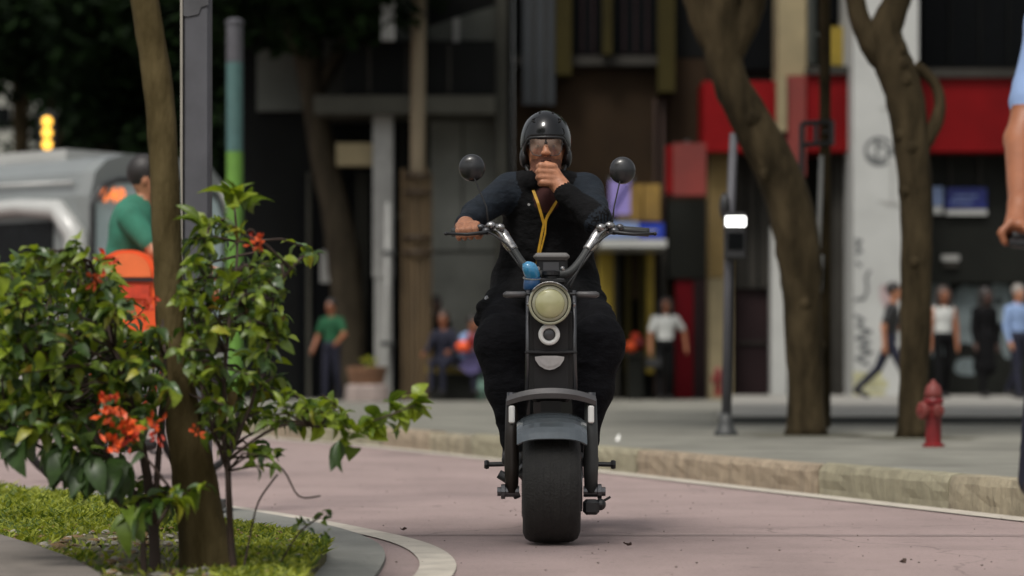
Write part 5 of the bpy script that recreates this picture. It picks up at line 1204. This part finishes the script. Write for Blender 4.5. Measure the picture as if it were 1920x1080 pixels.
mb = MB(); mb.lathe(q(-.085, .735, 1.395), (0, -1, 0), [(.006, 0), (.006, .004)], n=10); mb.lathe(q(-.262, .60, .992), (-.6, -.6, .4), [(.010, 0), (.010, .006)], n=10); obj('button', mb, m_chrome, rd_)

# ------------------------------------------------------------------ shrubs, leaf by leaf
def leaf_mesh(name, mat, w, curl, fold):
    L = 1.0; st = [(0, .04), (.18, .70), (.42, 1.0), (.68, .78), (.88, .36), (1.0, .02)]
    vs = []; fs = []
    for (x, ww) in st:
        z = -curl*x*x+.10*math.sin(x*3.1); hw = w*ww*.5
        vs += [(x, -hw, z+fold*hw), (x, 0, z), (x, hw, z+fold*hw)]
    for i in range(len(st)-1):
        a = i*3; fs += [(a, a+3, a+4, a+1), (a+1, a+4, a+5, a+2)]
    me = bpy.data.meshes.new(name); me.from_pydata(vs, [], fs); me.materials.append(mat); me.shade_smooth(); return me
LM = {}
for nm, mt in (('dark', L_dark), ('mid', L_mid), ('lime', L_lime), ('grey', L_grey), ('yel', L_yel), ('brown', L_brown)):
    LM[nm] = [leaf_mesh('leaf_'+nm, mt, w, c_, f_) for w, c_, f_ in ((.46, .25, .5), (.52, .55, .35), (.40, .1, .6), (.62, .35, .3))]
LM['round'] = [leaf_mesh('leaf_round', L_lime, .78, .3, .3), leaf_mesh('leaf_round', L_mid, .72, .15, .4), leaf_mesh('leaf_round', L_lime, .84, .45, .25)]
def inside(poly, x, y):
    c = False; j = len(poly)-1
    for i in range(len(poly)):
        if (poly[i][1] > y) != (poly[j][1] > y) and x < (poly[j][0]-poly[i][0])*(y-poly[i][1])/(poly[j][1]-poly[i][1])+poly[i][0]: c = not c
        j = i
    return c
def shrub(name, label, root, stems, env, nclus, D0, D1, size, palette, extra=(), per=8, flowers=(), limit=298):
    """stems: pixel paths; env: list of (polygon, weight); leaves in sprays at the ends of twigs"""
    t = thing(name, label, 'shrub', root)
    mb = MB(); joints = []
    for pts, r0, D in stems:
        P = [at(x, y, D+.05*i*random.uniform(-1, 1)) for i, (x, y) in enumerate(pts)]; P[0].z = min(P[0].z, .05) if pts[0][1] > 1000 else P[0].z
        R = [max(.003, r0*(1-.75*i/(len(P)-1))) for i in range(len(P))]; P, R = smooth_path(P, R, 4); mb.tube(P, R, n=8, wob=.08); joints += P[len(P)//3:] if r0 >= .005 else []
    leaves = []
    def spray(c, base, k, sz, pal):
        ax = (c-base); ax = ax.normalized() if ax.length > 1e-6 else Vector((0, 0, 1))
        for i in range(k):
            d = (ax*random.uniform(.0, .9)+Vector((random.gauss(0, .75), random.gauss(0, .75), random.gauss(-.10, .55)))).normalized()
            p = c-ax*random.uniform(0, .10)
            s = sz*random.uniform(.5, 1.35)
            leaves.append((p, d, random.uniform(-.9, .9), s, random.choice(pal) if random.random() > .035 else random.choice(['yel', 'brown'])))
    cl = 0; tries = 0
    while cl < nclus and tries < 20000:
        tries += 1
        poly = random.choices([e[0] for e in env], [e[1] for e in env])[0]
        xs = [p[0] for p in poly]; ys = [p[1] for p in poly]
        x = random.uniform(min(xs), max(xs)); y = random.uniform(min(ys), max(ys))
        if not inside(poly, x, y): continue
        D = random.uniform(D0, D1); c = at(x, y, D); cl += 1
        low = [j for j in joints if j.z < c.z+.05] or joints
        b = min(low, key=lambda j: (j-c).length)
        mid = (b+c)*.5+Vector((random.uniform(-.03, .03), random.uniform(-.03, .03), random.uniform(0, .04)))
        mb.tube([b, mid, c], [.005, .004, .0022], n=5)
        pal = palette(x, y); spray(c, mid, per, size, pal)
    for x, y, D, sz, pal, k, dirn in extra:
        c = at(x, y, D)
        for i in range(k):
            d = (Vector(dirn)+Vector((random.gauss(0, .5), random.gauss(0, .5), random.gauss(0, .45)))).normalized()
            leaves.append((c+Vector((random.uniform(-.02, .02), random.uniform(-.03, .03), random.uniform(-.02, .02))), d, random.uniform(-1, 1), sz*random.uniform(.8, 1.2), random.choice(pal)))
    obj('stems', mb, m_stem, t, smooth=True)
    leaves.sort(key=lambda l: l[0].y-l[3]*2)
    og = ORG[t.name]; rest = MB()
    for i, (p, d, roll, s, pal) in enumerate(leaves):
        yv = d.cross(Vector((0, 0, 1))); yv = yv.normalized() if yv.length > 1e-3 else Vector((1, 0, 0))
        zv = yv.cross(d).normalized() if False else d.cross(yv).normalized()
        if zv.z < 0: zv = -zv; yv = -yv
        R = Matrix((d, yv, zv)).transposed() @ Matrix.Rotation(roll, 3, 'X')
        me = random.choice(LM[pal]); wf = random.uniform(.7, 1.25)
        if i < limit:
            o = bpy.data.objects.new('leaf', me); COL.objects.link(o); o.parent = t; o.matrix_basis = Matrix.Translation(p-og) @ (R @ Matrix.Diagonal((s, s*wf, s))).to_4x4()
        else:
            rest.add([p+R @ v.co*s for v in me.vertices], [tuple(f.vertices) for f in me.polygons], me.materials[0])
    if rest.v:
        o = obj('foliage', rest, None, t, smooth=True, fixn=False); o['kind'] = 'stuff'
    for x, y, D, r, k, mt in flowers:
        c = at(x, y, D); mb = MB()
        r *= .68
        for i in range(int(k*1.5)):
            c = at(x, y, D)+Vector((random.gauss(0, .3), random.gauss(0, .3), random.gauss(0, .3)))*r
            d = Vector((random.gauss(0, 1), random.gauss(-.6, .7), random.gauss(.1, .8))).normalized(); e = d.orthogonal().normalized(); f = d.cross(e)
            w = r*.42; b = c+d*r*.15
            vs = [b, b+d*r*.55+e*w*.6, b+d*r+f*w*.2, b+d*r*.55-e*w*.6, b+d*r*.5+f*w*.5]
            mb.add(vs, [(0, 1, 4), (1, 2, 4), (2, 3, 4), (3, 0, 4)], mt)
        obj('flower', mb, None, t, fixn=False)
    return t
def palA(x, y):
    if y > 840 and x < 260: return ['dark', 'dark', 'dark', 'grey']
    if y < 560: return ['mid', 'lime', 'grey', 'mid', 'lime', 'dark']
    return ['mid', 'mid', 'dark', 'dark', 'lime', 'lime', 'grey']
envA = [([(-40, 500), (40, 470), (110, 478), (165, 500), (195, 462), (235, 560), (300, 600), (330, 700), (315, 770), (250, 830), (120, 800), (-40, 760)], 8), ([(-40, 740), (180, 780), (260, 820), (235, 890), (180, 890), (90, 850), (-40, 830)], 1.3), ([(240, 915), (340, 915), (345, 960), (250, 960)], .22)]
FA = [(205, 770, 8.2, .06, 9, m_flower), (230, 800, 8.2, .075, 12, m_flower), (215, 825, 8.2, .06, 9, m_flower), (245, 825, 8.2, .05, 8, m_flower2), (200, 748, 8.2, .04, 6, m_flower2), (292, 795, 8.2, .05, 7, m_flower), (295, 815, 8.2, .04, 6, m_flower2),
      (178, 525, 8.3, .045, 7, m_flower), (200, 490, 8.3, .05, 7, m_flower2), (262, 590, 8.3, .03, 6, m_flower2), (280, 578, 8.3, .03, 6, m_flower2), (290, 565, 8.3, .03, 6, m_flower2), (368, 812, 8.3, .035, 6, m_flower)]
stA = [([(292, 1086), (285, 960), (262, 820), (225, 690), (190, 560), (170, 490)], .020, 8.5), ([(288, 1086), (280, 980), (200, 850), (110, 740), (40, 620)], .016, 8.6), ([(285, 1000), (150, 880), (60, 830), (-20, 790)], .010, 8.55), ([(288, 980), (300, 820), (310, 700), (305, 600)], .012, 8.5), ([(270, 1086), (268, 1010), (262, 960), (230, 880)], .012, 8.4), ([(296, 985), (330, 930), (350, 935)], .006, 8.2)]
exA = [(330, 935, 8.15, .11, ['yel', 'lime'], 4, (.5, -.3, .1)), (300, 940, 8.15, .12, ['mid', 'dark', 'lime'], 6, (-.4, -.4, -.5)), (240, 955, 8.2, .13, ['mid', 'mid'], 5, (-.1, -.4, -.8)), (165, 865, 8.3, .12, ['dark'], 9, (-.2, -.3, -1)), (120, 845, 8.3, .12, ['dark', 'grey'], 9, (-.3, -.3, -.9)), (45, 810, 8.3, .12, ['grey', 'dark'], 8, (-.3, -.3, -.9)), (215, 870, 8.35, .12, ['dark'], 8, (0, -.3, -1))]
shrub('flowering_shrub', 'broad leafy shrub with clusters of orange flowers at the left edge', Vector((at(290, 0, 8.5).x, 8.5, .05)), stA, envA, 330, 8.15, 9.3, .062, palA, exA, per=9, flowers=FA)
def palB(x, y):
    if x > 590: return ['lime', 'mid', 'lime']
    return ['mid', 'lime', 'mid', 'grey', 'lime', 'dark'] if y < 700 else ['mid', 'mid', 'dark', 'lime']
envB = [([(330, 460), (400, 400), (445, 375), (480, 400), (470, 440), (400, 470), (350, 520)], 1.4), ([(330, 520), (420, 500), (480, 540), (545, 590), (545, 650), (500, 700), (420, 700), (330, 660)], 3.2), ([(330, 660), (450, 690), (540, 720), (590, 770), (560, 800), (470, 800), (420, 850), (350, 800)], 3.0), ([(480, 480), (600, 462), (575, 500), (560, 540), (490, 560)], .9), ([(430, 800), (520, 850), (545, 885), (480, 870)], .5), ([(590, 730), (640, 760), (650, 800), (600, 800)], .5)]
sprig = []
for i, (x, y) in enumerate(((600, 790), (640, 800), (655, 830), (645, 790), (690, 800), (705, 790), (740, 770), (765, 760), (785, 752), (770, 765), (680, 808), (725, 785), (700, 810), (750, 775))):
    sprig.append((x, y, 8.35, .062, ['round', 'round', 'round', 'mid'], 5, (.25, -.25, -.05 if i % 2 else .3)))
sprig.append((642, 820, 8.33, .105, ['dark'], 2, (0, -.3, -1)))
exB = sprig+[(440, 385, 8.4, .10, ['lime', 'mid'], 10, (0, -.2, .8)), (470, 395, 8.4, .08, ['mid'], 5, (.5, -.2, .5)), (385, 420, 8.4, .09, ['lime', 'mid'], 7, (-.5, -.2, .3)), (600, 965, 8.6, .035, ['dark', 'mid'], 10, (0, -.2, .2)), (570, 985, 8.6, .035, ['dark', 'mid'], 8, (0, -.2, .2)), (610, 1000, 8.6, .03, ['dark', 'mid'], 8, (0, -.2, .2))]
FB = [(485, 457, 8.3, .038, 9, m_flower), (484, 450, 8.3, .03, 7, m_flower), (470, 440, 8.35, .02, 5, m_flower2), (400, 560, 8.4, .02, 5, m_flower2)]
stB = [([(440, 1086), (432, 1000), (428, 900), (425, 840), (420, 720), (430, 600), (445, 480), (440, 390)], .013, 8.5), ([(428, 850), (470, 760), (500, 640), (520, 540), (570, 480)], .007, 8.5), ([(427, 870), (390, 780), (370, 650), (385, 520), (390, 430)], .008, 8.5),
       ([(430, 860), (520, 800), (600, 800), (660, 800), (720, 782), (790, 755)], .006, 8.42), ([(430, 880), (480, 850), (530, 880), (560, 930), (600, 930)], .0035, 8.5), ([(424, 880), (405, 820), (400, 760)], .005, 8.5), ([(455, 1075), (470, 1000), (485, 940), (520, 890)], .004, 8.5), ([(520, 1040), (560, 1000), (600, 970)], .003, 8.6), ([(425, 860), (415, 800), (425, 760)], .006, 8.45), ([(430, 470), (468, 430), (486, 452)], .003, 8.35)]
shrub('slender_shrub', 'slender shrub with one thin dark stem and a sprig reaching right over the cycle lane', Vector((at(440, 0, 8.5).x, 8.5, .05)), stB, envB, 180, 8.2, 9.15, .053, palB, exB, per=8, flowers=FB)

# ------------------------------------------------------------------ grass, litter, pebbles
mb = MB()
bedp = BED+[(-7, 5), (-.9, 5)]
pathp = [(-2.02, 10.25), (-1.66, 9.35), (-1.44, 8.75), (-1.25, 8.1), (-1.0, 6.5), (-1.0, 5), (-6, 5), (-6, 11.4)]
def dens(x, y):
    v = math.sin(x*5.1+1.3*math.sin(y*1.7))*math.sin(y*2.3+x*1.9)
    if y > 10.4: return .97 if v > -.3 else .22
    if x > -1.05: return .9 if v > -.25 else .10
    return .55 if v > .35 else .05
cnt = 0
while cnt < 34000:
    y = 7.6+8.0*random.random()**1.25; x = random.uniform(-3.9, -.6)
    if abs(x)*FPX/y > 1010: 
        cnt += .2; continue
    if not inside(bedp, x, y) or inside(pathp, x, y) or random.random() > dens(x, y): 
        cnt += .05; continue
    cnt += 1
    far = y > 11.2 and x < -1.5; h = random.uniform(.010, .032)*(1.6 if far else 1.0); a = random.uniform(0, 6.28); w = random.uniform(.005, .012)
    lx, ly = random.gauss(0, .9)*h, random.gauss(0, .9)*h; c, s_ = math.cos(a)*w, math.sin(a)*w
    mb.add([(x-c, y-s_, .048), (x+c, y+s_, .048), (x+lx*.5+c*.9, y+ly*.5+s_*.9, .05+h*.65), (x+lx, y+ly, .05+h)], [(0, 1, 2), (0, 2, 3)], m_grass if random.random() < .66 else m_grass2)
o = obj('grass', mb, fixn=False); tag(o, 'yellow-green grass and low weeds covering the planted island', 'grass', kind='stuff')
mb = MB(); m_dry = M('dry_leaf', (.16, .10, .045), rough=.9, var=.4); m_peb = M('pale_pebble', (.26, .24, .20), rough=.9, var=.3)
for _ in range(420):
    y = random.uniform(7.9, 10.8); x = random.uniform(-2.0, -.68)
    if not inside(bedp, x, y) or inside(pathp, x, y): continue
    if random.random() < .6:
        r = random.uniform(.015, .035); a = random.uniform(0, 6.28); u = Vector((math.cos(a), math.sin(a), random.uniform(-.2, .3)))*r; v = Vector((-math.sin(a), math.cos(a), random.uniform(-.2, .3)))*r*.55
        c = Vector((x, y, .062)); mb.add([c-u, c-v, c+u, c+v, c+Vector((0, 0, .008))], [(0, 1, 4), (1, 2, 4), (2, 3, 4), (3, 0, 4)], m_dry)
    else:
        r = random.uniform(.008, .022); mb.ell((x, y, .05+r*.4), (r, r*.8, r*.6), n=7, k=4, m=m_peb)
o = obj('ground_litter', mb, fixn=False); tag(o, 'dry leaves and pebbles scattered over the bare soil by the trunk', 'litter', kind='stuff')
def road_leaf(label, px, py, r, seed):
    random.seed(seed); D = CAMZ*FPX/(py-HOR); c = at(px, py, D); c.z = .004; mb = MB(); nn = 9
    pts = [c+Vector((r*math.cos(2*PI*i/nn)*random.uniform(.7, 1.1), r*.7*math.sin(2*PI*i/nn)*random.uniform(.7, 1.1), random.uniform(.004, .022))) for i in range(nn)]
    mb.add(pts+[c+Vector((0, 0, .004))], [(i, (i+1) % nn, nn) for i in range(nn)]); o = obj('fallen_leaf', mb, M('dark_dry_leaf', (.05, .03, .022), rough=.9), origin=c, fixn=False); tag(o, label, 'leaf', 'fallen leaves on the cycle lane')
road_leaf('dark dry leaf on the lane just right of the front tyre', 1177, 1027, .020, 3)
road_leaf('small dark leaf on the lane near the white curved line', 757, 998, .017, 4)
road_leaf('pale brown leaf on the lane at the lower right', 1693, 1060, .014, 5)
c = at(1157, 826, 20.0); mb = MB(); c.z = .15
mb.add([c+Vector(v) for v in ((-.012, 0, 0), (.014, 0, .0), (.022, .01, .034), (.0, .02, .028), (.016, .03, .052))], [(0, 1, 2, 3), (2, 4, 3)]); o = obj('paper_scrap', mb, m_white, origin=c, fixn=False); tag(o, 'crumpled white paper scrap on the pavement right of the rider', 'litter')
random.seed(11); mb = MB(); m_grit = M('dark_grit', (.15, .118, .105), rough=.95, var=.4)
for _ in range(300):
    y = random.uniform(8.6, 20); x = random.uniform(-.2*y/2, .2*y)
    if inside(ISL+[(-7, 5), (-.8, 5), (-.6, 6.8)], x, y) or x > 6.3-.31*y-.12: continue
    r = random.choice((.002, .0025, .003, .004))*random.uniform(.7, 1.2); mb.ell((x, y, r*.3), (r*1.3, r, r*.7), n=6, k=3, m=m_grit)
o = obj('grit', mb, fixn=False); tag(o, 'fine grit and crumbs scattered on the cycle lane', 'grit', kind='stuff')
